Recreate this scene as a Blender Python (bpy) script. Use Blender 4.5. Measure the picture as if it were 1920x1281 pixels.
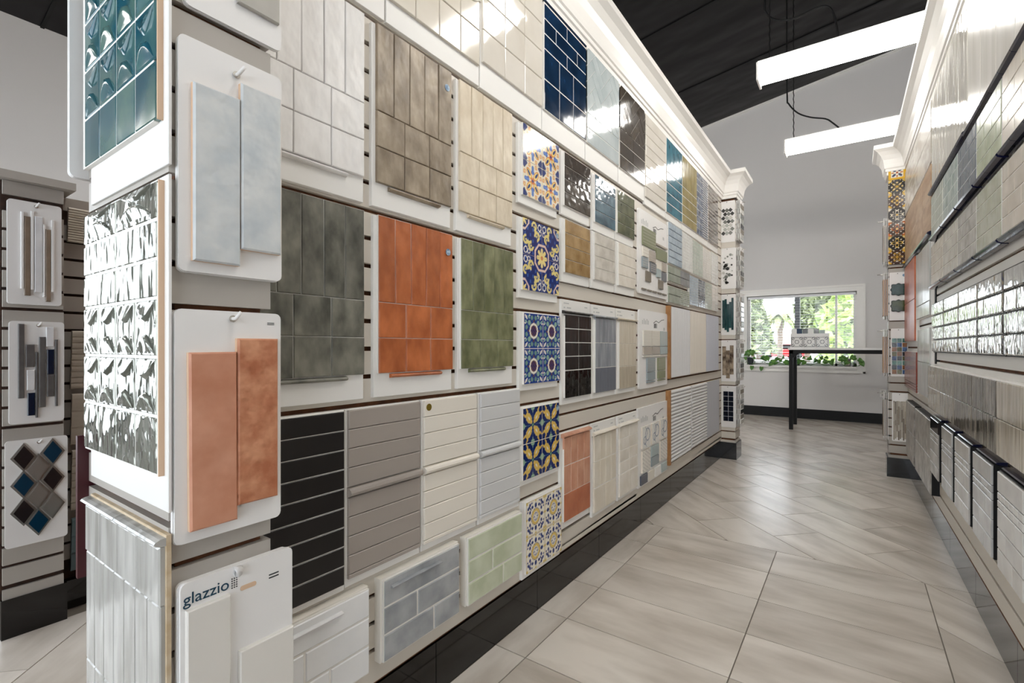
import bpy, math, random
from mathutils import Vector
random.seed(7)
R = math.radians
for o in list(bpy.data.objects): bpy.data.objects.remove(o)
sc = bpy.context.scene
COL = sc.collection

# ---------------------------------------------------------------- camera
cd = bpy.data.cameras.new('camera'); cam = bpy.data.objects.new('camera', cd); COL.objects.link(cam)
cam.location = (0, 0, 1.12)
cam.rotation_euler = (R(90), 0, R(35.25))
cd.sensor_width = 36; cd.lens = 17.006; cd.shift_y = 0.0052; cd.clip_start = .02; cd.clip_end = 300
sc.camera = cam
# ---------------------------------------------------------------- sky, sun, exposure
wd = bpy.data.worlds.new('world'); sc.world = wd; wd.use_nodes = True
bg = wd.node_tree.nodes['Background']
bg.inputs[0].default_value = (.86, .93, 1, 1); bg.inputs[1].default_value = 2.9
sd = bpy.data.lights.new('sun', 'SUN'); sd.energy = 2; sd.angle = R(1); sd.color = (1, .95, .88)
sun = bpy.data.objects.new('sun', sd); COL.objects.link(sun); sun.rotation_euler = (R(38), R(14), R(10))
sc.view_settings.view_transform = 'Standard'; sc.view_settings.look = 'None'
sc.view_settings.exposure = 0.82; sc.view_settings.gamma = 1
LAMP = 11.5     # tube light emission

# ---------------------------------------------------------------- materials
MATS = {}
def newmat(name):
    m = bpy.data.materials.new(name); m.use_nodes = True; MATS[name] = m
    return m, m.node_tree, m.node_tree.nodes['Principled BSDF']
def c4(c): return (c[0], c[1], c[2], 1)
def srgb(r, g, b):
    f = lambda v: (v/255/12.92) if v/255 <= .04045 else ((v/255+.055)/1.055)**2.4
    return (f(r), f(g), f(b))
def mat(name, c1, c2=None, rough=.5, scale=10, bump=0, bscale=None, rnd=0, metal=0, stretch=(1,1,1), spec=.5, coat=0, detail=4, lo=.35, hi=.65, bdist=.006, bdet=.6):
    """noise-blended glaze or paint: c1/c2 in sRGB 0-255"""
    m, nt, b = newmat(name); N = nt.nodes; Lk = nt.links
    b.inputs['Roughness'].default_value = rough; b.inputs['Metallic'].default_value = metal
    b.inputs['Specular IOR Level'].default_value = spec
    b.inputs['Coat Weight'].default_value = coat; b.inputs['Coat Roughness'].default_value = .04
    c1 = srgb(*c1); c2 = srgb(*c2) if c2 else None
    b.inputs['Base Color'].default_value = c4(c1)
    if c2 or rnd or bump:
        tc = N.new('ShaderNodeTexCoord'); oi = N.new('ShaderNodeObjectInfo')
        ml = N.new('ShaderNodeMath'); ml.operation = 'MULTIPLY'; ml.inputs[1].default_value = 37; Lk.new(oi.outputs['Random'], ml.inputs[0])
        ad = N.new('ShaderNodeVectorMath'); ad.operation = 'ADD'; Lk.new(tc.outputs['Object'], ad.inputs[0]); Lk.new(ml.outputs[0], ad.inputs[1])
        mp = N.new('ShaderNodeMapping'); mp.inputs['Scale'].default_value = stretch; Lk.new(ad.outputs[0], mp.inputs[0])
        col = None
        if c2:
            n = N.new('ShaderNodeTexNoise'); n.inputs['Scale'].default_value = scale; n.inputs['Detail'].default_value = detail; Lk.new(mp.outputs[0], n.inputs['Vector'])
            rp = N.new('ShaderNodeValToRGB'); rp.color_ramp.elements[0].position = lo; rp.color_ramp.elements[1].position = hi
            rp.color_ramp.elements[0].color = c4(c1); rp.color_ramp.elements[1].color = c4(c2)
            Lk.new(n.outputs[0], rp.inputs[0]); col = rp.outputs[0]
        if rnd:
            hs = N.new('ShaderNodeHueSaturation')
            mr = N.new('ShaderNodeMapRange'); mr.inputs[3].default_value = 1-rnd; mr.inputs[4].default_value = 1+rnd
            Lk.new(oi.outputs['Random'], mr.inputs[0]); Lk.new(mr.outputs[0], hs.inputs['Value'])
            if col: Lk.new(col, hs.inputs['Color'])
            else: hs.inputs['Color'].default_value = c4(c1)
            col = hs.outputs[0]
        if col: Lk.new(col, b.inputs['Base Color'])
        if bump:
            n2 = N.new('ShaderNodeTexNoise'); n2.inputs['Scale'].default_value = bscale or scale; n2.inputs['Detail'].default_value = bdet; Lk.new(mp.outputs[0], n2.inputs['Vector'])
            bp = N.new('ShaderNodeBump'); bp.inputs['Strength'].default_value = bump; bp.inputs['Distance'].default_value = bdist
            Lk.new(n2.outputs[0], bp.inputs['Height']); Lk.new(bp.outputs[0], b.inputs['Normal'])
    return m
def emit(name, c, s):
    m, nt, b = newmat(name)
    b.inputs['Base Color'].default_value = c4(c); b.inputs['Emission Color'].default_value = c4(c); b.inputs['Emission Strength'].default_value = s
    return m
def thinglass(name):
    m, nt, b = newmat(name); N = nt.nodes
    tr = N.new('ShaderNodeBsdfTransparent'); gl = N.new('ShaderNodeBsdfGlossy'); gl.inputs['Roughness'].default_value = .02
    fr = N.new('ShaderNodeFresnel'); fr.inputs[0].default_value = 1.45; mx = N.new('ShaderNodeMixShader')
    nt.links.new(fr.outputs[0], mx.inputs[0]); nt.links.new(tr.outputs[0], mx.inputs[1]); nt.links.new(gl.outputs[0], mx.inputs[2])
    nt.links.new(mx.outputs[0], N['Material Output'].inputs[0])
    return m
def printmat(name, rough=.12, bump=.0):
    m, nt, b = newmat(name); N = nt.nodes
    a = N.new('ShaderNodeVertexColor'); a.layer_name = 'print'
    nt.links.new(a.outputs[0], b.inputs['Base Color']); b.inputs['Roughness'].default_value = rough
    return m

WHITE = mat('white_laminate', (240,238,236), rough=.38)
BOARD = mat('white_board', (238,236,232), rough=.5)
MDF = mat('raw_board_edge', (214,196,168), (196,172,138), rough=.8, scale=40)
SLAT = mat('greige_slat', (214,207,196), rough=.42)
SLATW = mat('white_slat', (228,225,220), rough=.42)
SLATG = mat('grey_slat', (178,172,164), rough=.42)
SLOT = mat('brown_slot', (110,66,34), (76,44,22), rough=.8, scale=30)
BLACKTILE = mat('polished_black_tile', (7,6,6), (16,14,14), rough=.07, scale=3)
PAINT = mat('grey_wall_paint', (231,228,226), rough=.85)
TRIMW = mat('white_trim_paint', (246,243,238), rough=.32)
ROOF = mat('black_roof_sheet', (14,13,14), (24,22,24), rough=.34, scale=1.5, bump=.4, bscale=1.6, stretch=(.6,1.2,1), bdist=.12, bdet=2, spec=.25)
BLACKMETAL = mat('black_metal', (9,9,10), rough=.5, spec=.3)
CHROME = mat('nickel_metal', (200,196,188), rough=.25, metal=1)
GLASS = thinglass('window_glass')
GROUTD = mat('dark_grout', (60,56,54), rough=.9)
GROUT = mat('pale_grout', (206,200,190), rough=.9)
GROUTW = mat('white_grout', (236,233,227), rough=.8)
INK = mat('dark_ink', (40,42,46), rough=.7)
INKB = mat('petrol_ink', (20,62,84), rough=.7)
INKF = mat('pale_ink', (196,196,194), rough=.7)
SLOTD = mat('dark_slot', (66,42,28), (44,28,20), rough=.8, scale=30)
CLAYEDGE = mat('clay_edge', (222,190,160), rough=.8)

# ---------------------------------------------------------------- mesh helpers
CACHE = {}
def mesh(key, verts, faces, smooth=False):
    me = bpy.data.meshes.new(key if isinstance(key, str) else 'm'); me.from_pydata(verts, [], faces); me.update()
    me.materials.append(None)
    if smooth: me.shade_smooth()
    return me
def boxm(w, h, t, b=0.0):
    """x 0..w, z 0..h, y 0..-t (front), front edges chamfered by b"""
    k = ('box', round(w,4), round(h,4), round(t,4), round(b,4))
    if k in CACHE: return CACHE[k]
    v = [(0,0,0),(w,0,0),(w,0,h),(0,0,h), (0,-(t-b),0),(w,-(t-b),0),(w,-(t-b),h),(0,-(t-b),h)]
    f = [(3,2,1,0)] + [(i,(i+1)%4,4+(i+1)%4,4+i) for i in range(4)]
    if b:
        v += [(b,-t,b),(w-b,-t,b),(w-b,-t,h-b),(b,-t,h-b)]
        f += [(4+i,4+(i+1)%4,8+(i+1)%4,8+i) for i in range(4)] + [(8,9,10,11)]
    else: f += [(4,5,6,7)]
    CACHE[k] = mesh('slab', v, f); return CACHE[k]
def prism(poly, t, y0=0.0):
    """polygon in x,z (counter-clockwise seen from the front), extruded from y0 to y0-t"""
    n = len(poly)
    v = [(x, y0, z) for x, z in poly] + [(x, y0-t, z) for x, z in poly]
    f = [tuple(reversed(range(n))), tuple(range(n, 2*n))] + [(i,(i+1)%n,n+(i+1)%n,n+i) for i in range(n)]
    return mesh('prism', v, f)
def rpoly(w, h, r, n=4):
    p = []
    for cx, cz, a in ((w-r, r, -90), (w-r, h-r, 0), (r, h-r, 90), (r, r, 180)):
        for i in range(n+1):
            q = R(a + 90*i/n); p.append((cx+r*math.cos(q), cz+r*math.sin(q)))
    return p
def rboard(w, h, t, r=.012):
    k = ('rb', round(w,4), round(h,4), t, r)
    if k not in CACHE: CACHE[k] = prism(rpoly(w, h, r), t)
    return CACHE[k]
def halfround(w, r, d):
    """pencil bar along x, height 2r, depth d towards -y"""
    k = ('hr', round(w,4), r, d)
    if k not in CACHE:
        pr = [(0, 0)] + [(-d*math.sin(R(a)), r-r*math.cos(R(a))) for a in range(0, 181, 30)] + [(0, 2*r)]
        n = len(pr); v = [(0,)+p for p in pr] + [(w,)+p for p in pr]
        f = [tuple(range(n)), tuple(reversed(range(n, 2*n)))] + [(i,n+i,n+(i+1)%n,(i+1)%n) for i in range(n)]
        CACHE[k] = mesh('pencil', v, f)
    return CACHE[k]
def tubem(pts, r, n=6):
    v = []; f = []; pts = [Vector(p) for p in pts]
    for i, p in enumerate(pts):
        d = (pts[min(i+1,len(pts)-1)] - pts[max(i-1,0)]).normalized()
        a = d.cross(Vector((0,0,1)));  a = d.cross(Vector((1,0,0))) if a.length < .1 else a
        a.normalize(); b = d.cross(a)
        for j in range(n):
            q = 2*math.pi*j/n; v.append(tuple(p + r*(a*math.cos(q) + b*math.sin(q))))
    for i in range(len(pts)-1):
        for j in range(n): f.append((i*n+j, i*n+(j+1)%n, (i+1)*n+(j+1)%n, (i+1)*n+j))
    f += [tuple(reversed(range(n))), tuple(range(len(v)-n, len(v)))]
    return mesh('tube', v, f, True)
def disc(r, t, n=16): return prism([(r*math.cos(2*math.pi*i/n), r*math.sin(2*math.pi*i/n)) for i in range(n)], t)
def lathe(prof, n=14):
    v = []; f = []
    for r, z in prof:
        for j in range(n): v.append((r*math.cos(2*math.pi*j/n), r*math.sin(2*math.pi*j/n), z))
    for i in range(len(prof)-1):
        for j in range(n): f.append((i*n+j, i*n+(j+1)%n, (i+1)*n+(j+1)%n, (i+1)*n+j))
    f += [tuple(reversed(range(n))), tuple(range(len(v)-n, len(v)))]
    return mesh('lathe', v, f, True)
def multibox(boxes):
    v = []; f = []
    for x0, x1, y0, y1, z0, z1 in boxes:
        o = len(v)
        v += [(x0,y0,z0),(x1,y0,z0),(x1,y1,z0),(x0,y1,z0),(x0,y0,z1),(x1,y0,z1),(x1,y1,z1),(x0,y1,z1)]
        f += [tuple(o+i for i in q) for q in ((3,2,1,0),(4,5,6,7),(0,1,5,4),(1,2,6,5),(2,3,7,6),(3,0,4,7))]
    return mesh('boxes', v, f)
def wbox(x0, x1, y0, y1, z0, z1): return multibox([(x0,x1,y0,y1,z0,z1)])
def gridmesh(w, h, t, fn, n=44):
    """printed tile: top sheet as a fine grid carrying the print, plus sides"""
    v = []; f = []; cols = []
    for j in range(n+1):
        for i in range(n+1):
            v.append((w*i/n, -t, h*j/n)); cols.append(fn(i/n*2-1, j/n*2-1))
    for j in range(n):
        for i in range(n): f.append((j*(n+1)+i, j*(n+1)+i+1, (j+1)*(n+1)+i+1, (j+1)*(n+1)+i))
    o = len(v); edge = cols[0]
    v += [(0,0,0),(w,0,0),(w,0,h),(0,0,h),(0,-t,0),(w,-t,0),(w,-t,h),(0,-t,h)]; cols += [(225,215,200)]*8
    f += [(o+3,o+2,o+1,o)] + [(o+i,o+(i+1)%4,o+4+(i+1)%4,o+4+i) for i in range(4)]
    me = mesh('printed', v, f)
    at = me.color_attributes.new('print', 'FLOAT_COLOR', 'POINT')
    for i, c in enumerate(cols): at.data[i].color = c4(srgb(*c))
    return me
def sweep(path, prof, side=1):
    """moulding: profile (out, z) swept along plan path with mitred corners; side=1 outward is right of travel"""
    P = [Vector(p) for p in path]; v = []; f = []; n = len(prof)
    for i, p in enumerate(P):
        ds = []
        if i > 0: ds.append((P[i]-P[i-1]).normalized())
        if i < len(P)-1: ds.append((P[i+1]-P[i]).normalized())
        ns = [Vector((d.y, -d.x))*side for d in ds]
        m = ns[0] if len(ns) == 1 else (ns[0]+ns[1])/(1+ns[0].dot(ns[1]))
        for o, z in prof: v.append((p.x+m.x*o, p.y+m.y*o, z))
    for i in range(len(P)-1):
        for j in range(n): 
            q = (i*n+j, (i+1)*n+j, (i+1)*n+(j+1)%n, i*n+(j+1)%n)
            f.append(q if side == 1 else q[::-1])
    a = tuple(range(n)); b = tuple(range(len(v)-n, len(v)))
    f += [a, b[::-1]] if side == 1 else [a[::-1], b]
    return mesh('sweep', v, f)

# ---------------------------------------------------------------- object helpers
def obj(name, me, m, parent=None, loc=(0,0,0), rot=(0,0,0)):
    o = bpy.data.objects.new(name, me); COL.objects.link(o)
    if parent: o.parent = parent
    o.location = loc; o.rotation_euler = rot
    if m and len(o.material_slots):
        o.material_slots[0].link = 'OBJECT'; o.material_slots[0].material = m
    return o
def tag(o, label=None, cat=None, group=None, kind=None):
    if label: o['label'] = label
    if cat: o['category'] = cat
    if group: o['group'] = group
    if kind: o['kind'] = kind
    return o
def thing(name, label, cat, loc, rz=0, group=None):
    o = bpy.data.objects.new(name, None); COL.objects.link(o); o.empty_display_size = .05
    o.location = loc; o.rotation_euler = (0, 0, rz); tag(o, label, cat, group); return o
def struct(name, me, m, parent=None, loc=(0,0,0), rot=(0,0,0)):
    o = obj(name, me, m, parent, loc, rot)
    if not parent: o['kind'] = 'structure'
    return o
def tile(p, x, z, w, h, m, y=-.012, t=.009, b=.0018, gap=.002, wob=0, name='tile'):
    g = gap/2
    o = obj(name, boxm(w-gap, h-gap, t, b), m, p, (x+g, y, z+g))
    if wob:
        o.rotation_euler = (random.uniform(-wob,wob), random.uniform(-wob,wob)*.25, random.uniform(-wob,wob)); o.location.y -= random.uniform(0, wob*.05)
    return o
def grid(p, x0, x1, z0, z1, nc, nr, m, **k):
    ms = m if isinstance(m, (list, tuple)) else [m]
    for r in range(nr):
        for c in range(nc):
            tile(p, x0+(x1-x0)*c/nc, z0+(z1-z0)*r/nr, (x1-x0)/nc, (z1-z0)/nr, ms[(r*nc+c) % len(ms)] if len(ms) < 9 else random.choice(ms), **k)
def mosaic(p, x0, x1, z0, z1, nc, nr, m, y=-.012, t=.006, gap=.003, name='mosaic_sheet', offset=False):
    """chips too small to pick apart: one mesh"""
    cw = (x1-x0)/nc; ch = (z1-z0)/nr; bx = []
    for r in range(nr):
        sh = cw/2 if (offset and r % 2) else 0
        for c in range(nc + (1 if sh else 0)):
            a = max(x0, x0+c*cw-sh); b = min(x1, x0+(c+1)*cw-sh)
            bx.append((a+gap/2, b-gap/2, y-t, y, z0+r*ch+gap/2, z0+(r+1)*ch-gap/2))
    obj('grout', boxm(x1-x0, z1-z0, t-.0015, 0), GROUTW, p, (x0, y, z0))
    o = obj(name, multibox(bx), m, p); o['kind'] = 'stuff'; return o
def grout(p, x0, x1, z0, z1, y=-.012, t=.0072, m=None): obj('grout', boxm(x1-x0, z1-z0, t, 0), m or GROUTW, p, (x0, y, z0))
def textmesh(body, size, ext=.0006):
    cu = bpy.data.curves.new('t', 'FONT'); cu.body = body; cu.size = size; cu.extrude = ext
    o = bpy.data.objects.new('t', cu); COL.objects.link(o)
    dg = bpy.context.evaluated_depsgraph_get(); me = bpy.data.meshes.new_from_object(o.evaluated_get(dg))
    bpy.data.objects.remove(o); me.materials.clear(); me.materials.append(None); return me

LROT = R(90); RROT = R(-89.2)
XL = -1.09
def Xr(y): return .40 + .014*(3.5-y)
def lboard(name, label, y0, y1, z0, z1, bt=.012, rnd=0, m=None, group='tile sample boards on the left display wall', x=XL):
    th = thing(name, label, 'sample board', (x, y0, z0), LROT, group)
    obj('board', rboard(y1-y0, z1-z0, bt, rnd) if rnd else boxm(y1-y0, z1-z0, bt, .001), m or BOARD, th); return th
def rboard_(name, label, ya, yb, z0, z1, bt=.012, m=None, off=0, group='tile sample boards on the right display wall'):
    th = thing(name, label, 'sample board', (Xr(yb)-off, yb, z0), RROT, group)
    obj('board', boxm(yb-ya, z1-z0, bt, .001), m or BOARD, th); return th
def sticker(p, x, z, r, m, y): obj('sticker', disc(r, .0008), m, p, (x, y, z))
# ================================================================ STRUCTURE
# ---- floor: 12x24 inch tiles, straight field with border, diagonal field beyond
FLOORM = mat('greige_floor_tile', (186,176,164), (222,214,204), rough=.26, scale=2.2, rnd=.05, stretch=(1,3.2,1), detail=8, lo=.3, hi=.62)
floor = struct('floor', wbox(-6.5, 3, -3, 8.9, -.12, -.004), mat('floor_grout', (128,120,110), rough=.9))
def clip(poly, x0, x1, y0, y1):
    def cut(pl, ax, v, keep_less):
        out = []
        for i in range(len(pl)):
            a, b = pl[i], pl[(i+1) % len(pl)]
            ia = (a[ax] <= v) if keep_less else (a[ax] >= v); ib = (b[ax] <= v) if keep_less else (b[ax] >= v)
            if ia: out.append(a)
            if ia != ib:
                t = (v-a[ax])/(b[ax]-a[ax]); out.append((a[0]+t*(b[0]-a[0]), a[1]+t*(b[1]-a[1])))
        return out
    for ax, v, k in ((0,x0,0),(0,x1,1),(1,y0,0),(1,y1,1)):
        poly = cut(poly, ax, v, k)
        if len(poly) < 3: return None
    return poly
def floor_tile(poly, ang):
    cx = sum(p[0] for p in poly)/len(poly); cy = sum(p[1] for p in poly)/len(poly)
    ca, sa = math.cos(-ang), math.sin(-ang)
    loc = [((x-cx)*ca-(y-cy)*sa, (x-cx)*sa+(y-cy)*ca) for x, y in poly]
    n = len(loc); v = [(x,y,-.004) for x,y in loc]+[(x,y,0) for x,y in loc]
    f = [tuple(reversed(range(n))), tuple(range(n,2*n))]+[(i,(i+1)%n,n+(i+1)%n,n+i) for i in range(n)]
    obj('floor_tile', mesh('ft', v, f), FLOORM, floor, (cx,cy,0), (0,0,ang))
G = .0022
def rect(x0,x1,y0,y1): return [(x0+G,y0+G),(x1-G,y0+G),(x1-G,y1-G),(x0+G,y1-G)]
for k in range(10):
    y1 = 3.0-.31*k; y0 = y1-.31
    floor_tile(rect(-.966,-.345,y0,y1), 0); floor_tile(rect(-.345,.274,y0,y1), 0)
    floor_tile(rect(-1.1,-.966,y0,y1), R(90))
s2 = math.sqrt(2)
def diag(x0,x1,y0,y1):
    for i in range(-60, 60):
        q0 = 4.145+.4345*i; ph = -3.80 if i % 2 else -3.495
        if i % 2 == 0: ph = -3.80 + .31
        for k in range(-40, 40):
            u0 = ph+.62*k
            c = [(q0/s2, u0), (q0/s2, u0+.62), (q0/s2+.3072, u0+.62), (q0/s2+.3072, u0)]
            g = G
            c = [(q0/s2+g, u0+g), (q0/s2+g, u0+.62-g), (q0/s2+.3072-g, u0+.62-g), (q0/s2+.3072-g, u0+g)]
            pl = [((q+u)/s2, (q-u)/s2) for q, u in c]
            if max(p[0] for p in pl) < x0 or min(p[0] for p in pl) > x1 or max(p[1] for p in pl) < y0 or min(p[1] for p in pl) > y1: continue
            pl = clip(pl, x0+G, x1-G, y0+G, y1-G)
            if pl:
                a = sum(pl[i][0]*pl[(i+1)%len(pl)][1]-pl[(i+1)%len(pl)][0]*pl[i][1] for i in range(len(pl)))/2
                if abs(a) < .0008: continue
                floor_tile(pl if a > 0 else pl[::-1], R(-45))
diag(-1.1, .43, 3.0, 5.2); diag(.274, .46, .0, 3.0); diag(-2.4, 1.6, 5.2, 8.82); diag(-2.66, -1.43, -.5, 2.2)

# ---- outer shell
def roofz(x): return 5.295+.16*x
XO0, XO1, YB, YF = -6.5, 3.0, 8.82, -3.0
WX0, WX1, WZ0, WZ1 = -1.45, .035, .825, 1.95          # back window opening
def slope_wall(x0, x1, z0, y0, y1):
    v = [(x0,y0,z0),(x1,y0,z0),(x1,y0,roofz(x1)),(x0,y0,roofz(x0)),(x0,y1,z0),(x1,y1,z0),(x1,y1,roofz(x1)),(x0,y1,roofz(x0))]
    return v
def wall_y(name, y0, y1, ox0, ox1, oz0, oz1, m):
    """end wall with one opening, sloping top"""
    v = []; f = []
    for (a, b, c, d) in ((XO0, ox0, None, None), (ox1, XO1, None, None), (ox0, ox1, 0, oz0), (ox0, ox1, oz1, None)):
        z0 = c if c is not None else (0 if d is None and (b <= ox0 or a >= ox1) else oz1)
        o = len(v); tz = (lambda x: d) if d is not None else roofz
        v += [(a,y0,z0),(b,y0,z0),(b,y1,z0),(a,y1,z0),(a,y0,tz(a)),(b,y0,tz(b)),(b,y1,tz(b)),(a,y1,tz(a))]
        f += [tuple(o+i for i in q) for q in ((3,2,1,0),(4,5,6,7),(0,1,5,4),(1,2,6,5),(2,3,7,6),(3,0,4,7))]
    return struct(name, mesh('wall', v, f), m)
wall_y('wall_back', YB, YB+.16, WX0, WX1, WZ0, WZ1, PAINT)
wall_y('wall_front', YF-.16, YF, -6.2, 2.8, .3, 2.9, PAINT)
struct('wall_outer_left', multibox([(XO0-.15,XO0,.35,YB,0,roofz(XO0)),(XO0-.15,XO0,YF,-2.8,0,roofz(XO0)),(XO0-.15,XO0,-2.8,.35,0,.25),(XO0-.15,XO0,-2.8,.35,2.6,roofz(XO0))]), PAINT)
lw = struct('window_3', multibox([(XO0-.1,XO0-.04,y-.03,y+.03,.25,2.6) for y in (-2.77,-1.22,.32)]+[(XO0-.1,XO0-.04,-2.8,.35,z-.03,z+.03) for z in (.28,2.57)]), BLACKMETAL)
for a, b in ((-2.74,-1.25),(-1.19,.29)): obj('pane', wbox(XO0-.075, XO0-.069, a, b, .31, 2.54), GLASS, lw)
struct('wall_outer_right', wbox(XO1, XO1+.15, YF, YB, 0, roofz(XO1)), PAINT)
roof = struct('ceiling', mesh('roof', [(XO0,YF,roofz(XO0)),(XO1,YF,roofz(XO1)),(XO1,YB,roofz(XO1)),(XO0,YB,roofz(XO0)),
    (XO0,YF,roofz(XO0)+.1),(XO1,YF,roofz(XO1)+.1),(XO1,YB,roofz(XO1)+.1),(XO0,YB,roofz(XO0)+.1)],
    [(0,1,2,3),(7,6,5,4),(0,4,5,1),(1,5,6,2),(2,6,7,3),(3,7,4,0)]), ROOF)
for y in (1.2, 2.75, 4.3, 5.85, 7.4):
    obj('roof_seam', mesh('seam', [(XO0,y,roofz(XO0)-.012),(XO1,y,roofz(XO1)-.012),(XO1,y+.03,roofz(XO1)-.012),(XO0,y+.03,roofz(XO0)-.012),
        (XO0,y,roofz(XO0)),(XO1,y,roofz(XO1)),(XO1,y+.03,roofz(XO1)),(XO0,y+.03,roofz(XO0))],
        [(3,2,1,0),(0,1,5,4),(1,2,6,5),(2,3,7,6),(3,0,4,7)]), BLACKMETAL, roof)
struct('baseboard_back', wbox(XO0, XO1, YB-.014, YB, 0, .15), BLACKMETAL)
struct('trim_ceiling_back', mesh('tr', [(XO0,YB-.02,roofz(XO0)-.03),(XO1,YB-.02,roofz(XO1)-.03),(XO1,YB-.02,roofz(XO1)),(XO0,YB-.02,roofz(XO0)),
    (XO0,YB,roofz(XO0)-.03),(XO1,YB,roofz(XO1)-.03),(XO1,YB,roofz(XO1)),(XO0,YB,roofz(XO0))],
    [(0,1,2,3),(0,4,5,1),(1,5,6,2),(3,7,4,0),(2,6,7,3),(4,7,6,5)]), TRIMW)
# front glazing behind the viewpoint
fw = struct('window_2', multibox([(x-.03,x+.03,YF-.1,YF-.04,.3,2.9) for x in (-6.17,-4.4,-2.6,-.8,1.0,2.77)]+[(-6.2,2.8,YF-.1,YF-.04,z-.03,z+.03) for z in (.33,2.2,2.87)]), BLACKMETAL)
for a, b in ((-6.14,-4.43),(-4.37,-2.63),(-2.57,-.83),(-.77,.97),(1.03,2.74)):
    obj('pane', wbox(a, b, YF-.075, YF-.069, .36, 2.17), GLASS, fw); obj('pane', wbox(a, b, YF-.075, YF-.069, 2.23, 2.84), GLASS, fw)

# ---- display walls
P0, P1 = .343, .523            # near pillar
Q0, Q1 = 5.20, 5.43           # far pillar
wl = struct('wall_left', wbox(-1.30, XL-.014, P1, Q1, .17, 2.84), SLOT)
PITCH = .0762; S0 = 2.029     # slot centre heights
k = 0
for k in range(-8, 24):
    zt = S0 - PITCH*k - .006; zb = zt - (PITCH-.012)
    if zt > 2.66 or zb < .17: continue
    obj('slat', boxm(Q0-P1-.002, zt-zb, .014, .001), SLAT, wl, (XL-.014, P1+.001, zb), (0,0,LROT))
obj('slat', boxm(Q0-P1-.002, .035, .014, .001), SLAT, wl, (XL-.014, P1+.001, .185), (0,0,LROT))
bl = struct('baseboard_left', wbox(-1.30, XL-.022, P1, Q0, 0, .17), BLACKMETAL)
for i in range(8):
    a = P1+.001+.61*i; b = min(a+.608, Q0-.001)
    obj('baseboard_tile', boxm(b-a, .165, .012, .0008), BLACKTILE, bl, (XL-.022, a, .001), (0,0,LROT))
wr = struct('wall_right', boxm(5.1, 2.67, .3, 0), SLOT, None, (Xr(5.5)+.314, 5.5, .17), (0,0,RROT))
for k in range(-8, 24):
    zt = S0 - PITCH*k - .006; zb = zt - (PITCH-.012)
    if zt > 2.66 or zb < .17: continue
    o = obj('slat', boxm(5.1, zt-zb, .014, .001), SLATW if zt > 1.0 else SLAT, wr, (0, -.3, zb-.17))
br = struct('baseboard_right', boxm(5.1, .17, .28, 0), BLACKMETAL, None, (Xr(5.5)+.314, 5.5, 0), (0,0,RROT))
for i in range(9):
    a = .2+.61*i; b = min(a+.608, 5.099)
    if b > a: obj('baseboard_tile', boxm(b-a, .165, .014, .0008), BLACKTILE, br, (a, -.28, .001))
CROWN = [(0,2.60),(.012,2.60),(.014,2.628),(.022,2.632),(.022,2.652),(.03,2.658),(.033,2.69),(.04,2.73),(.055,2.765),(.078,2.795),(.098,2.81),(.105,2.815),(.105,2.85),(0,2.85)]
struct('trim_1', sweep([(-1.42,P0),(-.975,P0),(-.975,P1),(XL,P1),(XL,Q0),(-.96,Q0),(-.96,Q1),(-1.35,Q1)], CROWN), TRIMW)
struct('trim_2', sweep([(Xr(.45),.45),(Xr(5.3),5.3),(.245,5.3),(.245,5.5),(.7,5.5)], CROWN, -1), TRIMW)
struct('trim_3', wbox(-1.33, XL, P1, Q1, 2.845, 2.87), TRIMW)

# ---- pillars
def pillar(name, label, x0, x1, y0, y1, ztop, slat_m, base=True):
    th = thing(name, label, 'pillar', ((x0+x1)/2, (y0+y1)/2, 0))
    cx, cy = (x0+x1)/2, (y0+y1)/2
    obj('core', wbox(x0+.014-cx, x1-.014-cx, y0+.014-cy, y1-.014-cy, .15, ztop), SLOT, th)
    k = 0
    for k in range(-10, 26):
        zt = S0-PITCH*k-.006; zb = zt-(PITCH-.012)
        if zb < .16 or zt > ztop+.01: continue
        obj('slat', multibox([(x0-cx,x1-cx,y0-cy,y0+.014-cy,zb,zt),(x0-cx,x1-cx,y1-.014-cy,y1-cy,zb,zt),(x0-cx,x0+.014-cx,y0+.014-cy,y1-.014-cy,zb,zt),(x1-.014-cx,x1-cx,y0+.014-cy,y1-.014-cy,zb,zt)]), slat_m, th)
    obj('slat', wbox(x0-cx, x1-cx, y0-cy, y1-cy, .163, .188), slat_m, th)
    obj('base', wbox(x0-.012-cx, x1+.012-cx, y0-.012-cy, y1+.012-cy, 0, .165), BLACKTILE, th)
    return th
pillar('display_pillar', 'greige slatted pillar at near left, carrying hook boards on two sides', -1.42, -.975, P0, P1, 2.6, SLATG)
pillar('display_pillar', 'slatted pillar with black base at the far end of the left wall', -1.30, -.96, Q0, Q1, 2.6, SLAT)
pillar('display_pillar', 'slatted pillar with black base at the far end of the right wall', .245, .72, 5.3, 5.5, 2.6, SLATG)
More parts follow.
